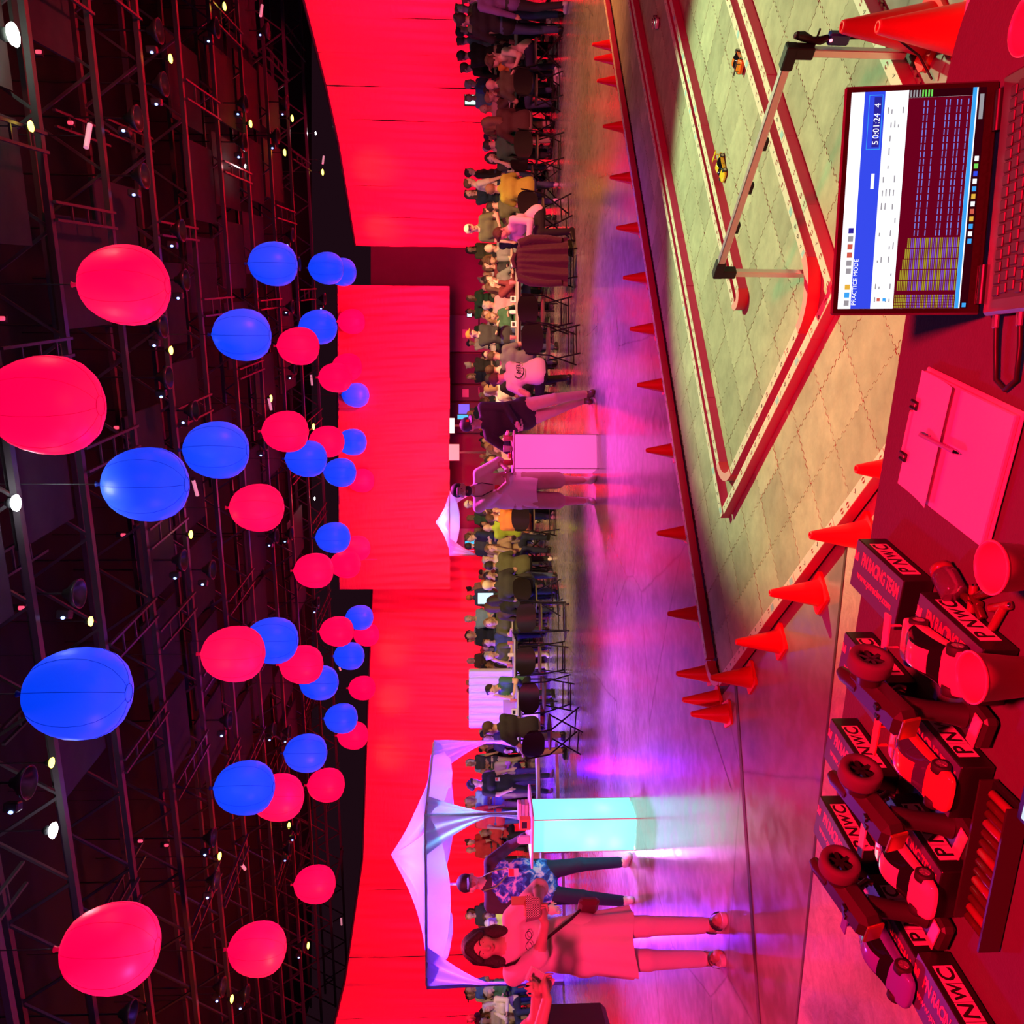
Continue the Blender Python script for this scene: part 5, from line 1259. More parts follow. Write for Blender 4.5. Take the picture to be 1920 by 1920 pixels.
# ------------------------------------------------------------------ canopy tents
def sheer(name, c, em=None):
    m = bpy.data.materials.new(name); m.use_nodes = True; nt = m.node_tree; b = nt.nodes['Principled BSDF']
    b.inputs['Base Color'].default_value = (*c, 1); b.inputs['Roughness'].default_value = .6
    tr = nt.nodes.new('ShaderNodeBsdfTranslucent'); tr.inputs[0].default_value = (*c, 1); mx = nt.nodes.new('ShaderNodeMixShader'); mx.inputs[0].default_value = .55
    nt.links.new(b.outputs[0], mx.inputs[1]); nt.links.new(tr.outputs[0], mx.inputs[2]); nt.links.new(mx.outputs[0], nt.nodes['Material Output'].inputs[0])
    return m
M_SHEER = sheer('white_sheer_fabric', (.85, .82, .86)); M_POLE = mat('white_tent_pole', (.7, .66, .62), .4)
def tent(label, c, phi, R, eave, peak, curtains, front_pole=True):
    t = thing('canopy_tent', label, 'tent', (c[0], c[1], 0), 0)
    C = [Vector((R * math.cos(phi + k * PI / 2), R * math.sin(phi + k * PI / 2), eave)) for k in range(4)]
    P = Vector((0, 0, peak))
    for k in range(4):
        A, B = C[k], C[(k + 1) % 4]
        def rf(u, v):
            e = A + (B - A) * u; p = e + (P - e) * v
            return p + Vector((0, 0, -.16 * math.sin(PI * v) * (1 + .25 * math.cos(2 * PI * u)) - .03 * math.sin(14 * u * (1 - v)) * (1 - v) + .05 * math.sin(PI * v) * math.sin(18 * u)))
        MB().surf(rf, 16, 14).build('roof_panel', M_SHEER, t)
        def vf(u, v):
            e = A + (B - A) * u; n = Vector(((A + B).x, (A + B).y, 0)).normalized()
            d = (.05 + .36 * math.sin(PI * u) ** .7) * v
            return e + n * (.05 * math.sin(9 * PI * u) * v) - Vector((0, 0, d))
        MB().surf(vf, 24, 8).build('swag', M_SHEER, t)
        MB().tube([A, B], .022, 6).build('eave_bar', M_POLE, t)
    for k in range(4):
        A = C[k]; MB().tube([Vector((A.x, A.y, 0)), A], .024, 8).build('pole', M_POLE, t)
        if k in curtains:
            n1 = (C[(k + 1) % 4] - A).normalized(); n2 = (C[(k - 1) % 4] - A).normalized()
            def cur(u, v):
                z = eave * (1 - v); tie = .48; w = .75 * abs(v - tie) / tie if v < tie else .42 * (v - tie) / (1 - tie)
                w = .05 + w ** 1.4
                q = (u - .5) * 2; d = n1 if q > 0 else n2
                off = d * abs(q) * w
                fold = .035 * math.sin(30 * u) * min(1, w * 2)
                return Vector((A.x, A.y, z)) + off + Vector((A.x, A.y, 0)).normalized() * (.04 + fold)
            MB().surf(cur, 36, 24).build('tied_curtain', M_SHEER, t)
    return t
tent('white canopy tent with tied curtains glowing violet behind the man in a cap', (-6.35, 15.6), math.radians(38), 2.15, 2.33, 3.06, (0, 3, 2))
tent('small far white canopy tent lit blue below the hanging drape', (-.45, 37.0), math.radians(44), 1.9, 2.5, 3.15, (0, 2))
def point(name, loc, col, e, r=.1, parent=None):
    l = bpy.data.lights.new(name, 'POINT'); l.color = col; l.energy = e; l.shadow_soft_size = r
    o = bpy.data.objects.new(name, l); COL.objects.link(o); o.location = loc
point('tent_lamp', (-6.3, 15.4, 1.9), (.8, .25, .9), 110); point('tent_lamp', (-5.2, 16.6, 1.3), (.12, .0, 1.0), 480); point('tent_lamp', (-7.4, 14.7, 1.5), (.15, .02, 1.0), 420); point('tent_lamp', (-5.55, 14.1, 1.6), (.1, .7, 1.0), 30)
point('tent_lamp', (-.45, 36.8, 2.3), (.35, .35, 1.0), 120); point('tent_lamp', (.6, 36.6, 1.6), (.1, .05, 1.0), 80)
# ------------------------------------------------------------------ screens and lit signs at the back
def screen(name, label, cat, x0, x1, y0, y1, Y, col, s, frame=.05):
    a = AT(x1, y1, Y); b = AT(x0, y0, Y); w = b.x - a.x; h = b.z - a.z
    t = thing(name, label, cat, ((a.x + b.x) / 2, Y, 0))
    MB().box((0, .04, (a.z + b.z) / 2), (w + frame, .06, h + frame)).build('frame', M_BLACK, t)
    MB().box((0, 0, (a.z + b.z) / 2), (w, .02, h)).build('pane', mat('lit_' + name + '%d' % int(y0), (0, 0, 0), .4, emit=col, es=s), t)
    MB().box((0, .05, max(.1, a.z / 2)), (.1, .06, max(.1, a.z))).build('stand', M_BLACK, t); MB().box((0, .05, .03), (w * .6, .4, .06)).build('foot', M_BLACK, t)
screen('display_screen', 'big cyan screen glowing behind the crowd by the grey door', 'screen', 872, 920, 1003, 1024, 33, (.05, .55, .95), 1.2)
screen('lit_sign', 'pale lit panel under the hanging drape', 'sign', 842, 861, 833, 863, 39, (.9, .45, .5), .8)
screen('neon_sign', 'white neon tube sign under the hanging drape', 'sign', 843, 852, 784, 812, 39, (.9, 1, .95), 1.5)
screen('display_screen', 'tiny bright white screen among the upper crowd', 'screen', 872, 896, 178, 196, 24, (.6, 1, .8), 1.5)
screen('display_screen', 'sparkling blue white screen beside the woman with long hair', 'screen', 896, 925, 1112, 1132, 21, (.5, .75, 1), 1.6)
screen('arcade_screen', 'violet blue arcade screen beyond the leaning man', 'screen', 860, 880, 758, 776, 36, (.2, .1, 1), 1.2); screen('arcade_screen', 'cyan arcade screen next to the violet one', 'screen', 858, 878, 778, 786, 36, (.05, .5, 1), 1.2)
screen('display_screen', 'small white blue screen near the pale grey back door', 'screen', 876, 884, 586, 594, 36, (.6, .8, 1), 1.5)
# ------------------------------------------------------------------ white benches by the tent
M_WB = mat('white_bench_paint', (.75, .7, .72), .4)
for i, (x, y, rz, lb) in enumerate(((1062, 1465, .3, 'white bench frame beside the tent post'), (1075, 1690, .2, 'white bench frame behind the man in navy trousers'))):
    q = G(x, y, 0); t = thing('white_bench', lb, 'bench', (q.x, q.y + .3, 0), rz, 'white benches by the tent')
    MB().box((0, 0, .45), (1.5, .36, .05), bev=.01).build('seat', M_WB, t)
    for s in (-1, 1): MB().box((s * .65, 0, .22), (.06, .34, .42), bev=.01).build('leg', M_WB, t)
    MB().box((0, 0, .12), (1.3, .04, .05)).build('rail', M_WB, t)
# ------------------------------------------------------------------ people in front
M_EYE = mat('eye_white', (.7, .65, .62), .3); M_IRIS = mat('dark_iris', (.02, .012, .01), .2); M_LIP = mat('lip', (.45, .14, .13), .5)
def face(o, d, hairm, brow=True, smile=0.0):
    """eyes, eyebrows and mouth as small parts of a person"""
    Hp, R = d['Hp'], Matrix([list(r) for r in d['R']]); S = d['S']
    for s in (-1, 1):
        e = MB().ell(Hp(s * .031, .079, .012), (.0145 * S, .008 * S, .0085 * S), 12, 8, M=R).build('eye', M_EYE, o)
        MB().ell(Hp(s * .031, .0855, .012), (.0068 * S, .003 * S, .0070 * S), 10, 6, M=R).build('iris', M_IRIS, e)
        if brow: MB().tube([Hp(s * .014, .0935, .034), Hp(s * .032, .0925, .040), Hp(s * .05, .080, .036)], [.003 * S, .0038 * S, .0022 * S], 6).build('eyebrow', hairm, o)
    MB().tube([Hp(-.024, .088, -.052 + smile), Hp(-.010, .097, -.054), Hp(.0, .098, -.055), Hp(.010, .097, -.054), Hp(.024, .088, -.052 + smile)], [.002 * S, .0055 * S, .006 * S, .0055 * S, .002 * S], 8).build('mouth', M_LIP, o)
def tail(o, m, z0, z1, r0, r1, name):
    def f(u, v):
        q = 2 * PI * u; rx = r0[0] + (r1[0] - r0[0]) * v ** .8; ry = r0[1] + (r1[1] - r0[1]) * v ** .8
        w = 1 + v * (.045 * math.sin(7 * q + 1) + .03 * math.sin(12 * q + 2 * v))
        return Vector((rx * w * math.cos(q), ry * w * math.sin(q), z0 + (z1 - z0) * v + .015 * v * math.sin(3 * q)))
    MB().surf(f, 96, 14, closed_u=True).surf(lambda u, v: f(1 - u, v) * .985 + Vector((0, 0, .015 * z1)), 96, 14, closed_u=True).build(name, m, o)
FRONT = 'people standing near the track'
# --- woman in white with food
c = G(1347, 1764); wx = .47
B, d = figure(H=1.63, w=.98, hair='none', fingers=True, sleeve='elbow', legs='long', hands={'L': (.235, -.30, 1.16), 'R': (.12, -.33, 1.13)}, elbow={'R': (-1, .1, -.35), 'L': (.8, .6, -.5)}, feet={'L': (.09, -.10, 0), 'R': (-.10, .05, 0)}, footdir={'L': (.25, -1, 0), 'R': (.15, -1, 0)}, yaw=-.08, pitch=.12, bust=.25, belly=.0, hem=.03, handdir={'L': (-.5, -.5, .3), 'R': (.85, -.4, .25)}, curl=1.0)
S = d['S']
for z0, z1, ra, rb in (): B.cap((-.07, 0, z0), (-.08, 0, z1), ra, rb, m=1, k=.05, fd=(0, 1, 0), fl=.75); B.cap((.07, 0, z0), (.07, 0, z1), ra, rb * .95, m=1, k=.05, fd=(0, 1, 0), fl=.75)
me = B.mesh('person', .0075)
M_TUNIC = mat('white_tunic', (.80, .70, .72), .8, noise=.05, scale=10, bump=.35, bscale=9, sheen=.2)
wm = dress('person', me, 'woman in a long white tunic and sandals carrying food, facing the camera', c, wx, SKINS[0], M_TUNIC, mat('white_trouser', (.74, .66, .68), .8, bump=.3, bscale=9), SKINS[0], HAIRS[1])
face(wm, d, HAIRS[0], smile=.004)
tail(wm, M_TUNIC, 1.08, .56, (.135, .105), (.205, .172), 'tunic_skirt')
HB = Body(); Hp, R, f, = d['Hp'], d['R'], d['hf']
HB.ell(Hp(0, -.022, .045), np.array((.094, .104, .104)) * S, m=0, k=.01, R=R)
for s in (-1, 1):
    HB.cap(Hp(s * .080, -.01, .05), Hp(s * .088, -.01, -.08), .028 * S, .036 * S, m=0, k=.03); HB.cap(Hp(s * .088, -.01, -.08), Hp(s * .092, .0, -.20), .038 * S, .028 * S, m=0, k=.03)
    HB.cap(Hp(s * .012, .065, .115), Hp(s * .082, .055, .03), .026 * S, .022 * S, m=0, k=.02)
    HB.cap(Hp(s * .06, -.06, 0), Hp(s * .07, -.07, -.18), .055 * S, .04 * S, m=0, k=.03)
HB.cap(Hp(0, -.07, .02), Hp(0, -.085, -.17), .08 * S, .05 * S, m=0, k=.03)
HB.ell(Hp(0, .12, -.012), np.array((.064, .09, .098)) * S, R=R, op='x')
link('hair', HB.mesh('hair', .007), [HAIRS[0]], wm)
Tp = d['Tp']
M_STRAP = mat('black_strap', (.02, .012, .012), .5); M_PURSE = mat('maroon_purse', (.10, .02, .03), .45)
st = MB().tube([Tp(-.12, .02, .51), Tp(-.10, .115, .45), Tp(-.02, .185, .33), Tp(.07, .20, .2), Tp(.15, .185, .08), Tp(.21, .10, .0)], .009, 6).build('purse_strap', M_STRAP, wm)
MB().box(Tp(.24, .08, -.06), (.05, .17, .13), rz=.35, bev=.02).build('purse', M_PURSE, wm)
gl = MB()
for s in (-1, 1): gl.tube([Tp(.03 + s * .032 + .025 * math.cos(q), .20, .36 + .02 * math.sin(q)) for q in np.linspace(0, 2 * PI, 14)[:-1]], .0022, 5, closed=True)
gl.build('hanging_glasses', M_BLACK, wm)
for s, ft in ((1, (.09, -.10)), (-1, (-.10, .05))):
    fd = Vector((s * .15 + .1, -1, 0)).normalized(); b0 = Vector((ft[0], ft[1] + .0, 0)); R3 = Matrix.Rotation(math.atan2(fd.x, -fd.y), 3, 'Z')
    P = [(x * .75, y) for x, y in rrect(.105, .27, .05)]
    MB().prism([(x, y - .04) for x, y in P], .0, .03, M=R3, c=b0).build('sandal_sole', M_WHITE, wm)
    MB().surf(lambda u, v: b0 + R3 @ Vector((.052 * math.cos(PI * u), -.055 - .045 * v, .018 + .068 * math.sin(PI * u) ** .8)), 14, 2).surf(lambda u, v: b0 + R3 @ Vector((.047 * math.cos(PI * u), .035 - .03 * v, .03 + .10 * math.sin(PI * u) ** .8)), 14, 2).build('sandal_strap', M_STRAP, wm)
# the food carton she holds
q = Vector(c) + Matrix.Rotation(wx, 3, 'Z') @ Vector((.20, -.385, 1.20))
fb = thing('food_carton', 'paper food carton with checked print in the hands of the woman in white', 'carton', q, wx + .2)
M_CHECK = bpy.data.materials.new('checked_paper'); M_CHECK.use_nodes = True
_n = M_CHECK.node_tree; _c = _n.nodes.new('ShaderNodeTexChecker'); _c.inputs['Scale'].default_value = 160; _c.inputs[1].default_value = (.75, .7, .68, 1); _c.inputs[2].default_value = (.05, .03, .03, 1)
_t = _n.nodes.new('ShaderNodeTexCoord'); _n.links.new(_t.outputs['Object'], _c.inputs['Vector']); _n.links.new(_c.outputs[0], _n.nodes['Principled BSDF'].inputs['Base Color'])
MB().add([(-.05, -.035, -.04), (.05, -.035, -.04), (.05, .035, -.04), (-.05, .035, -.04), (-.065, -.05, .045), (.065, -.05, .045), (.065, .05, .045), (-.065, .05, .045)], [(0, 3, 2, 1), (0, 1, 5, 4), (1, 2, 6, 5), (2, 3, 7, 6), (3, 0, 4, 7)]).build('paper_tub', [M_CHECK], fb)
MB().ell((0, 0, .035), (.055, .042, .025), 12, 8).build('food', mat('fried_food', (.6, .3, .12), .7, noise=.4, scale=60, bump=.6, bscale=80), fb); MB().box((.045, 0, .085), (.05, .012, .09), rz=.3).build('wooden_fork', mat('pale_wood', (.6, .42, .22), .6), fb)
# --- man in cap at the cyan cube
c = G(1183, 1652); 
M_TROP = bpy.data.materials.new('blue_tropical_shirt'); M_TROP.use_nodes = True
_n = M_TROP.node_tree; _t = _n.nodes.new('ShaderNodeTexCoord'); _no = _n.nodes.new('ShaderNodeTexNoise'); _no.inputs['Scale'].default_value = 13; _no.inputs['Detail'].default_value = 6; _no.inputs['Distortion'].default_value = 1.2
_r = _n.nodes.new('ShaderNodeValToRGB'); _r.color_ramp.elements[0].position = .38; _r.color_ramp.elements[0].color = (.01, .03, .25, 1); _r.color_ramp.elements[1].position = .62; _r.color_ramp.elements[1].color = (.55, .75, .9, 1)
_e = _r.color_ramp.elements.new(.5); _e.color = (.03, .22, .75, 1)
_n.links.new(_t.outputs['Object'], _no.inputs['Vector']); _n.links.new(_no.outputs['Fac'], _r.inputs[0]); _n.links.new(_r.outputs[0], _n.nodes['Principled BSDF'].inputs['Base Color']); _n.nodes['Principled BSDF'].inputs['Roughness'].default_value = .8
B, d = figure(H=1.72, w=1.15, hair='cap', fingers=True, sleeve='long', legs='long', jacket=True, belly=.05, hem=.07, hands={'L': (.42, -.10, 1.03), 'R': (-.26, -.08, .80)}, elbow={'L': (.4, .8, -.2), 'R': (-.7, .6, 0)}, feet={'L': (.17, -.06, 0), 'R': (-.16, .06, 0)}, yaw=-.25, pitch=.22, lean=.06)
cm = dress('person', B.mesh('person', .009), 'man in a black cap and blue patterned shirt leaning on the cyan cube', c, .62, SKINS[2], M_TROP, CL['navy'], M_SHOE_W, mat('black_cap', (.015, .014, .014), .7), CL['charcoal'])
face(cm, d, HAIRS[0], brow=False)
def badge(o, Tp, a, b, cc, w=.075, h=.10, cols=(.75, .05, .05), lan=True, lm=None):
    bd = MB().box(Tp(a, b, cc), (w, .004, h), bev=.002).build('badge', M_PALE, o); MB().box(Vector(Tp(a, b, cc)) + Vector((0, -.0035, h * .2)), (w * .9, .002, h * .5)).build('badge_print', mat('badge_red', cols, .5), bd)
    if lan: MB().tube([Tp(a + .035, b - .01, cc + h * .6), Tp(.075, b - .03, .42), Tp(.06, .02, .525), Tp(0, -.07, .53), Tp(-.06, .02, .525), Tp(-.06, b - .03, .42), Tp(a - .02, b - .01, cc + h * .6)], .006, 5).build('lanyard', lm or M_BLACK, o)
badge(cm, d['Tp'], .05, .20, .25, lm=mat('green_lanyard', (.15, .5, .1), .6))
# --- bearded man in white
c = G(1114, 920)
B, d = figure(H=1.84, w=1.18, hair='beardcap', fingers=True, sleeve='elbow', legs='shorts', belly=.05, hem=.05, hands={'L': (.25, -.26, 1.12), 'R': (.13, -.34, 1.08)}, elbow={'L': (.9, .5, -.4), 'R': (-.9, .3, -.5)}, feet={'L': (.13, -.05, 0), 'R': (-.13, .0, 0)}, yaw=-.15, pitch=.05, handdir={'L': (-.6, -.6, .1), 'R': (.9, -.3, .1)}, curl=1.1)
bm_ = dress('person', B.mesh('person', .010), 'bearded man in a cap, long white shirt and shorts beside the pink cube', c, .0, SKINS[0], mat('white_tee', (.80, .74, .74), .8, bump=.35, bscale=8), CL['khaki'], M_SHOE_W, mat('dark_cap', (.02, .02, .022), .7), HAIRS[0])
face(bm_, d, HAIRS[0], brow=False); tail(bm_, bm_.material_slots[1].material, 1.12, .74, (.20, .18), (.235, .205), 'shirt_tail'); badge(bm_, d['Tp'], .02, .19, .22, .085, .11)
for s, y in ((1, -.05), (-1, 0)): MB().lathe([(.042, .09), (.046, .1), (.05, .2), (.051, .22), (.045, .22)], 14, (s * .13, y + .03, 0)).build('sock', M_WHITE, bm_)
# --- man in hoodie leaning on the pink cube
c = G(1112, 754)
B, d = figure(H=1.80, w=1.08, hair='cap', fingers=True, sleeve='long', legs='long', hip=(-.16, .02, .93), side=-.22, lean=.18, hem=.05, hands={'L': (-.26, -.28, 1.02), 'R': (-.47, -.20, 1.12)}, elbow={'L': (.8, .2, -.5), 'R': (-.6, .6, -.4)}, feet={'L': (.10, -.02, 0), 'R': (.03, .18, 0)}, yaw=.45, pitch=.35, belly=.02)
hm = dress('person', B.mesh('person', .011), 'man in a black hoodie, dark cap and khaki trousers leaning on the pink cube', c, -.1, SKINS[1], CL['black'], CL['khaki'], M_SHOE_R, mat('black_cap', (.015, .014, .014), .7))
link('cap_letter', text_mesh('B', .06, .001), M_CONE, hm, d['Hp'](0, .09, .085), (PI / 2, 0, d and .3))
# --- man in the lettered white shirt, seated with his back to the camera
q = AT(1000, 695, 12.7); c = Vector((q.x, q.y, 0))
SITB = dict(hip=(0, 0, .54), feet={'L': (.17, -.45, 0), 'R': (-.17, -.42, 0)})
B, d = figure(w=1.15, hands={'L': (.2, -.42, .76), 'R': (-.12, -.42, .78)}, lean=.32, hair='short', sleeve='elbow', hem=-.03, pitch=.3, **SITB)
mt = dress('person', B.mesh('person', .011), 'man in a white shirt lettered MTU seated with his back turned', c, PI + .5, SKINS[0], mat('lilac_white_tee', (.72, .66, .72), .8, bump=.35, bscale=8), CL['black'], M_SHOE_B, HAIRS[1])
p0 = Vector(d['Tp'](0, -.155, .28)); tq = Vector(d['t']); xq = Vector(d['x']); nq = -Vector(d['f'])
Mx = Matrix((-xq, tq, nq)).transposed().to_4x4(); Mx.translation = p0
lo_ = link('shirt_lettering', text_mesh('MTU', .105, .004, shear=.2), CL['charcoal'], mt); lo_.matrix_local = Mx
ar = MB()
for r_, a0, a1 in ((.12, 2.0, 5.2), (.135, 2.2, 5.0)): ar.tube([(-.06 + r_ * math.cos(a), r_ * .62 * math.sin(a), 0) for a in np.linspace(a0, a1, 16)], .005, 5)
ao = ar.build('shirt_emblem', CL['charcoal'], mt); ao.matrix_local = Mx; ao['kind'] = 'stuff'
# --- man in pink-lit white shirt bending over the table
q = AT(1000, 405, 13.0); c = Vector((q.x, q.y, 0))
B, d = figure(w=1.05, hands={'L': (.15, -.55, .70), 'R': (-.18, -.50, .62)}, lean=.55, hair='short', sleeve='long', hem=-.03, pitch=.25, **SITB)
dress('person', B.mesh('person', .011), 'man in a white long sleeved shirt bending forward on a front row chair', c, -PI / 2 + .35, SKINS[2], mat('pink_white_tee', (.78, .62, .72), .8, bump=.35, bscale=8), CL['black'], M_SHOE_B, HAIRS[1])
# --- people cut by the photo edges
B, d = figure(H=1.68, hands={'L': (.06, -.45, 1.22), 'R': (-.04, -.47, 1.17)}, elbow={'L': (.6, .3, -.8), 'R': (-.6, .3, -.8)}, sleeve='short', hair='long', legs='long', fingers=True, curl=1.1, handdir={'L': (-.7, -.5, .1), 'R': (.7, -.5, .1)})
ep = dress('person', B.mesh('person', .010), 'person at the bottom edge of the photo, only forearms and dark skirt showing', (-3.02, 4.45, 0), PI / 2 - .05, SKINS[0], CL['pink'], CL['black'], M_SHOE_B, HAIRS[1])
M_BAG = mat('black_bag', (.015, .01, .012), .5)
t = thing('shoulder_bag', 'black shoulder bag hanging at the bottom edge of the photo', 'bag', (-2.80, 4.55, .0), 0)
MB().box((0, 0, 1.0), (.10, .28, .36), bev=.03).build('bag_body', M_BAG, t); MB().tube([(0, -.1, 1.17), (-.1, -.08, 1.38), (-.1, .08, 1.38), (0, .1, 1.17)], .012, 6).build('handle', M_BAG, t)
t = thing('phone', 'pale phone held above the black bag', 'phone', (-2.52, 4.50, 1.20), .3); MB().box((0, 0, 0), (.075, .012, .15), M=Matrix.Rotation(.5, 3, 'Y'), bev=.004).build('case', M_PALE, t); MB().box((0, -.0065, 0), (.066, .001, .13), M=Matrix.Rotation(.5, 3, 'Y')).build('screen', mat('phone_glass', (.55, .45, .5), .2), t)
# --- walking woman in black by the tent
c = G(1037, 1468)
B, d = figure(H=1.63, hands={'L': (.24, -.08, .82), 'R': (-.2, -.16, .86)}, hair='curly', sleeve='short', legs='long', feet={'L': (.09, -.18, 0), 'R': (-.09, .16, 0)}, yaw=.3, pitch=.2, bust=.2)
wb = dress('person', B.mesh('person', .013), 'woman in black with dark curly hair walking past the tent', c, .7, SKINS[1], CL['black'], CL['black'], M_SHOE_R, HAIRS[4]); badge(wb, d['Tp'], .03, .16, .2, .07, .09, lan=False)
ME_EYE = MB().ell((0, 0, 0), (.013, .009, .008), 8, 6).mesh('eye'); ME_MOUTH = MB().ell((0, 0, 0), (.024, .009, .006), 8, 6).mesh('mouth')
# ------------------------------------------------------------------ crowd prototypes
V_ = .019
SIT = [dict(hands={'L': (.17, -.42, .77), 'R': (-.17, -.42, .77)}, lean=.12), dict(hands={'L': (.12, -.40, .77), 'R': (-.06, -.30, 1.03)}, lean=.25, pitch=.1), dict(hands={'L': (.2, -.35, .70), 'R': (-.2, -.35, .70)}, lean=-.05, yaw=.4), dict(hands={'L': (.10, -.44, .80), 'R': (-.10, -.44, .80)}, lean=.38, pitch=.3)]
STD = [dict(), dict(hands={'L': (-.06, -.22, 1.12), 'R': (.06, -.23, 1.10)}), dict(hands={'L': (.2, -.28, 1.1), 'R': (-.26, .0, .78)}, yaw=.5), dict(feet={'L': (.1, -.2, 0), 'R': (-.1, .18, 0)}, hands={'L': (.24, .12, .82), 'R': (-.24, -.15, .82)})]
HT = ['short', 'long', 'cap', 'bald', 'bob', 'bun']
PR = {}
def proto_mesh(kind, i, ht, slv):
    key = (kind, i, ht, slv)
    if key not in PR:
        kw = dict((SIT if kind == 's' else STD)[i]); 
        if kind == 's': kw.update(hip=(0, 0, .54), feet={'L': (.14, -.42, 0), 'R': (-.14, -.40, 0)})
        B, d = figure(hair=ht, sleeve=slv, w=1.06 if ht in ('bald', 'cap') else 1.0, bust=.2 if ht in ('long', 'bob', 'bun') else 0, hem=-.03 if kind == 's' else .05, **kw)
        PR[key] = (B.mesh('person', V_), d)
    return PR[key]
CW = []   # y, depth, kind, pose, rz, hair, sleeve, top, skin, haircolour, scale
def cw(y, Y, kind, pose, rz, ht, slv, top, sk=0, hc=1, s=1.0): CW.append((y, Y, kind, pose, rz, ht, slv, top, sk, hc, s))
HP = PI / 2
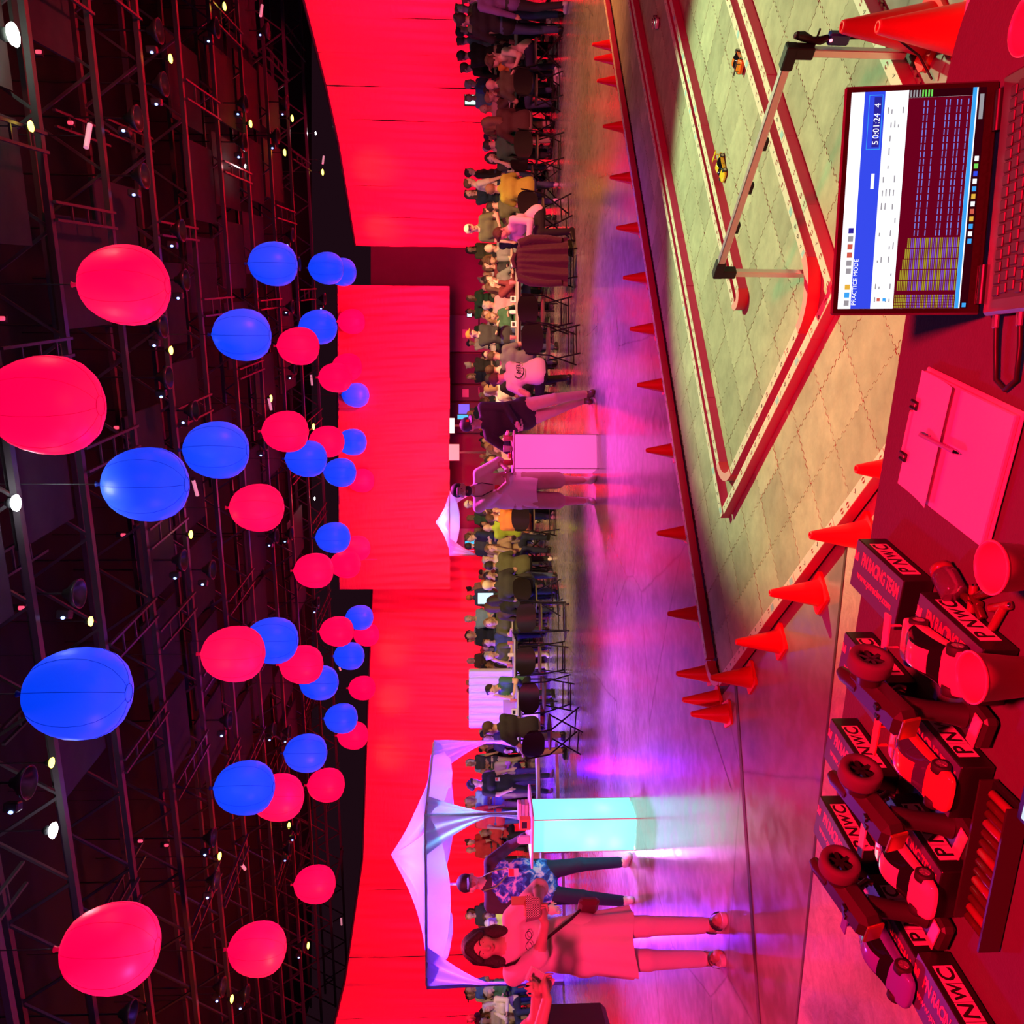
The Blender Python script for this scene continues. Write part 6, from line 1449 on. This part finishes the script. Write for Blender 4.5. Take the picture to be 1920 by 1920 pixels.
for a in ((-6, 13.6, 't', 0, PI, 'short', 'long', 'purple', 0, 1), (38, 13.4, 't', 2, PI - .3, 'bun', 'long', 'black', 1, 0, 1.06), (38, 15.5, 't', 0, .3, 'bald', 'short', 'tan', 2, 3, 1.12), (20, 17, 't', 1, 0, 'short', 'short', 'pink', 2, 2, 1.1),
          (62, 18, 't', 3, 1.2, 'short', 'long', 'charcoal', 1, 0, 1.1), (76, 19, 't', 0, PI, 'short', 'short', 'grey', 0, 1, 1.1), (88, 14.9, 's', 3, -HP, 'short', 'short', 'cream', 2, 1), (104, 17.5, 't', 1, PI, 'short', 'long', 'black', 0, 0, 1.08), (126, 17.5, 't', 0, PI + .4, 'short', 'long', 'black', 0, 1, 1.05),
          (128, 16.6, 's', 1, .6, 'bob', 'short', 'orange', 2, 2), (160, 20, 't', 2, .5, 'short', 'short', 'blue', 2, 3), (165, 17.2, 's', 0, PI, 'cap', 'short', 'maroon', 0, 5), (152, 15.6, 's', 0, PI + .2, 'bald', 'short', 'olive', 0, 1), (184, 20.5, 't', 0, -.5, 'short', 'short', 'sky', 2, 5), (204, 16.8, 's', 2, -.6, 'bald', 'short', 'pink', 2, 3, 1.06), (196, 15.9, 's', 1, .4, 'short', 'long', 'brown', 1, 5),
          (226, 15.4, 's', 0, PI, 'long', 'long', 'brown', 2, 2, 1.05), (240, 17.0, 's', 2, .3, 'bob', 'long', 'maroon', 0, 2), (262, 17.4, 's', 1, 0, 'cap', 'short', 'maroon', 0, 0), (268, 15.3, 's', 3, PI - .3, 'short', 'long', 'green', 0, 0, 1.05), (280, 19, 's', 0, .1, 'short', 'short', 'cream', 2, 3), (296, 16.2, 's', 1, -.4, 'bob', 'long', 'charcoal', 2, 0),
          (326, 20, 't', 0, 1.0, 'short', 'long', 'black', 0, 0), (346, 17.8, 't', 3, 1.4, 'short', 'short', 'cream', 2, 1), (352, 14.7, 's', 0, PI - .2, 'short', 'short', 'lime', 2, 5), (366, 19, 't', 1, .2, 'long', 'short', 'navy', 0, 0), (378, 16, 's', 3, PI, 'short', 'long', 'olive', 0, 0), (398, 18, 's', 2, .4, 'bob', 'long', 'charcoal', 2, 1), (428, 15.2, 't', 2, -.7, 'cap', 'short', 'olive', 0, 0, .98), (452, 15.6, 's', 1, .3, 'short', 'long', 'navy', 0, 0), (470, 17.0, 's', 0, .2, 'bald', 'short', 'grey', 2, 3), (486, 16, 's', 3, -.4, 'short', 'long', 'charcoal', 0, 1),
          (500, 18, 's', 2, 0, 'bob', 'long', 'maroon', 2, 1), (520, 19, 's', 1, -.5, 'bun', 'long', 'black', 1, 4), (532, 17, 's', 0, .4, 'short', 'long', 'grey', 2, 0), (552, 16.0, 's', 1, .8, 'long', 'short', 'maroon', 2, 1), (572, 18.5, 's', 2, .2, 'short', 'short', 'pink', 2, 3), (590, 20, 's', 0, 0, 'short', 'short', 'cream', 2, 2), (606, 17.5, 's', 3, .3, 'long', 'short', 'green', 2, 5),
          (628, 16.5, 't', 1, .3, 'cap', 'long', 'charcoal', 2, 0, .97), (650, 15.6, 's', 1, .7, 'short', 'long', 'navy', 2, 1), (664, 17, 's', 2, -.3, 'bald', 'long', 'charcoal', 2, 3), (676, 15.2, 's', 3, PI - .5, 'short', 'short', 'grey', 0, 1), (692, 16, 's', 0, PI, 'short', 'short', 'cream', 1, 1), (712, 15.0, 's', 2, PI + .3, 'cap', 'short', 'black', 2, 3), (728, 16.4, 's', 0, PI, 'bob', 'short', 'cream', 2, 5), (742, 18, 's', 1, .3, 'short', 'short', 'white', 2, 3),
          (835, 16, 's', 0, PI, 'short', 'long', 'olive', 2, 2), (848, 15.2, 's', 3, .2, 'bob', 'long', 'cream', 2, 2), (866, 17, 's', 1, .1, 'bob', 'short', 'grey', 1, 0), (946, 19, 't', 0, .3, 'cap', 'long', 'black', 0, 0), (958, 18, 's', 2, 0, 'short', 'short', 'charcoal', 2, 1), (968, 16.5, 's', 3, .6, 'short', 'long', 'cream', 2, 1), (980, 15.2, 's', 1, PI - .6, 'short', 'short', 'orange', 2, 1), (990, 17.8, 's', 0, PI, 'bald', 'short', 'lime', 2, 3),
          (1006, 20, 't', 1, -1.2, 'short', 'short', 'navy', 2, 1), (1024, 20.5, 't', 0, PI, 'short', 'short', 'charcoal', 2, 0), (1036, 17, 's', 1, .5, 'long', 'long', 'tan', 2, 2), (1050, 19, 's', 2, .2, 'short', 'short', 'cream', 2, 3), (1060, 15.8, 's', 0, PI + .1, 'short', 'short', 'olive', 1, 0), (1078, 18, 's', 1, 0, 'short', 'long', 'black', 0, 0), (1098, 14.9, 's', 0, PI, 'cap', 'short', 'charcoal', 2, 5, 1.04), (1122, 15.6, 's', 3, PI + .3, 'long', 'long', 'black', 2, 0),
          (1140, 14.8, 's', 0, PI - .1, 'long', 'long', 'brown', 2, 1), (1168, 16.8, 's', 0, .15, 'bob', 'long', 'olive', 2, 5), (1160, 20, 't', 1, 0, 'short', 'short', 'sky', 2, 3), (1192, 20, 't', 0, .1, 'short', 'long', 'navy', 2, 0), (1206, 18.5, 's', 2, .2, 'short', 'long', 'denim', 2, 1), (1222, 16.6, 's', 1, -.3, 'short', 'short', 'olive', 2, 3), (1232, 17.6, 's', 0, .3, 'long', 'long', 'black', 3, 4), (1252, 18.6, 's', 1, .4, 'bun', 'long', 'purple', 3, 4), (1280, 15.9, 's', 1, -.6, 'short', 'short', 'green', 2, 0), (1366, 13.6, 's', 2, PI + .9, 'short', 'short', 'charcoal', 2, 1, 1.05), (1352, 18, 's', 0, .2, 'short', 'long', 'black', 1, 0), (1388, 19, 's', 2, .1, 'bob', 'long', 'charcoal', 2, 1)):
    cw(*a)
# rows farther back, and the crowd beyond the tent
rr = random.Random(21); TOPS = ['black', 'charcoal', 'navy', 'grey', 'white', 'olive', 'brown', 'blue', 'maroon', 'cream', 'purple', 'green', 'red', 'sky', 'denim', 'tan']
y = 470
while y < 1420:
    cw(y, rr.uniform(22, 31), rr.choice('sst'), rr.randrange(4), rr.uniform(-.7, .7) + (PI if rr.random() < .4 else 0), rr.choice(HT), rr.choice(('short', 'long')), rr.choice(TOPS), rr.randrange(5), rr.randrange(6)); y += rr.uniform(9, 17)
for yy in (1425, 1435, 1450, 1470, 1496, 1505, 1515, 1528, 1540, 1560, 1580, 1596, 1690, 1702, 1712, 1722, 1735, 1842, 1850, 1858, 1868, 1880, 1893, 1905, 1914):
    for _k in range(2): cw(yy + rr.uniform(-5, 5), rr.uniform(18.5, 29), rr.choice('sst'), rr.randrange(4), rr.uniform(-.6, .6), rr.choice(HT), rr.choice(('short', 'long')), rr.choice(TOPS + ['lime', 'cream']), rr.randrange(5), rr.randrange(6))
HW = {'short': 'short hair', 'long': 'long hair', 'cap': 'a cap', 'bald': 'a shaved head', 'bob': 'chin length hair', 'bun': 'hair in a bun'}
TABS = [(o.location.x, o.location.y) for o in COL.objects if o.name.startswith(('banquet_table', 'tufted_sofa'))]; placed = [(o.location.x, o.location.y) for o in COL.objects if o.name.startswith('person')]
def settle(y, Y, rz, kind):
    for _ in range(45):
        q = AT(900, y, Y); bad = False
        for tx, ty in TABS:
            if abs(q.x - tx) < .80 and abs(q.y - ty) < .66: Y = ty + (.70 if (math.cos(rz) > 0 or kind == 't') else -.70); bad = True; break
        if bad:
            q = AT(900, y, Y)
        if any(math.hypot(q.x - a, (q.y - b) * .9) < .56 for a, b in placed): Y += .3; continue
        break
    q = AT(900, y, Y); placed.append((q.x, q.y)); return q
for i, (y, Y, kind, pose, rz, ht, slv, top, sk, hc, s) in enumerate(sorted(CW, key=lambda a: a[0])):
    q = settle(y, Y, rz, kind); me, fd = proto_mesh(kind, pose, ht if True else '', slv if ht in ('short', 'cap') else 'long' if ht in ('long', 'bun') else 'short')
    lab = '%s in %s with %s, %s crowd member from the photo top' % ('seated person' if kind == 's' else 'standing person', top, HW[ht], nth(i + 1))
    o = dress('person', me, lab, (q.x, q.y, 0), rz, SKINS[sk], CL[top], CL[rr.choice(('denim', 'black', 'charcoal', 'khaki', 'navy'))], M_SHOE_B if i % 3 else M_SHOE_W, HAIRS[hc] if ht != 'cap' else rr.choice((HAIRS[0], CL['red'], CL['orange'], CL['cream'], CL['navy'])), CL[top], 'audience members')
    if s != 1.0: o.scale = (s, s, s)
    if math.cos(rz) > .1 and q.y < 20.5:
        R = Matrix([list(r_) for r_ in fd['R']])
        for sg in (-1, 1): link('eye', ME_EYE, M_IRIS, o, fd['Hp'](sg * .031, .082, .014), R.to_euler())
        link('mouth', ME_MOUTH, M_LIP, o, fd['Hp'](0, .094, -.052), R.to_euler())
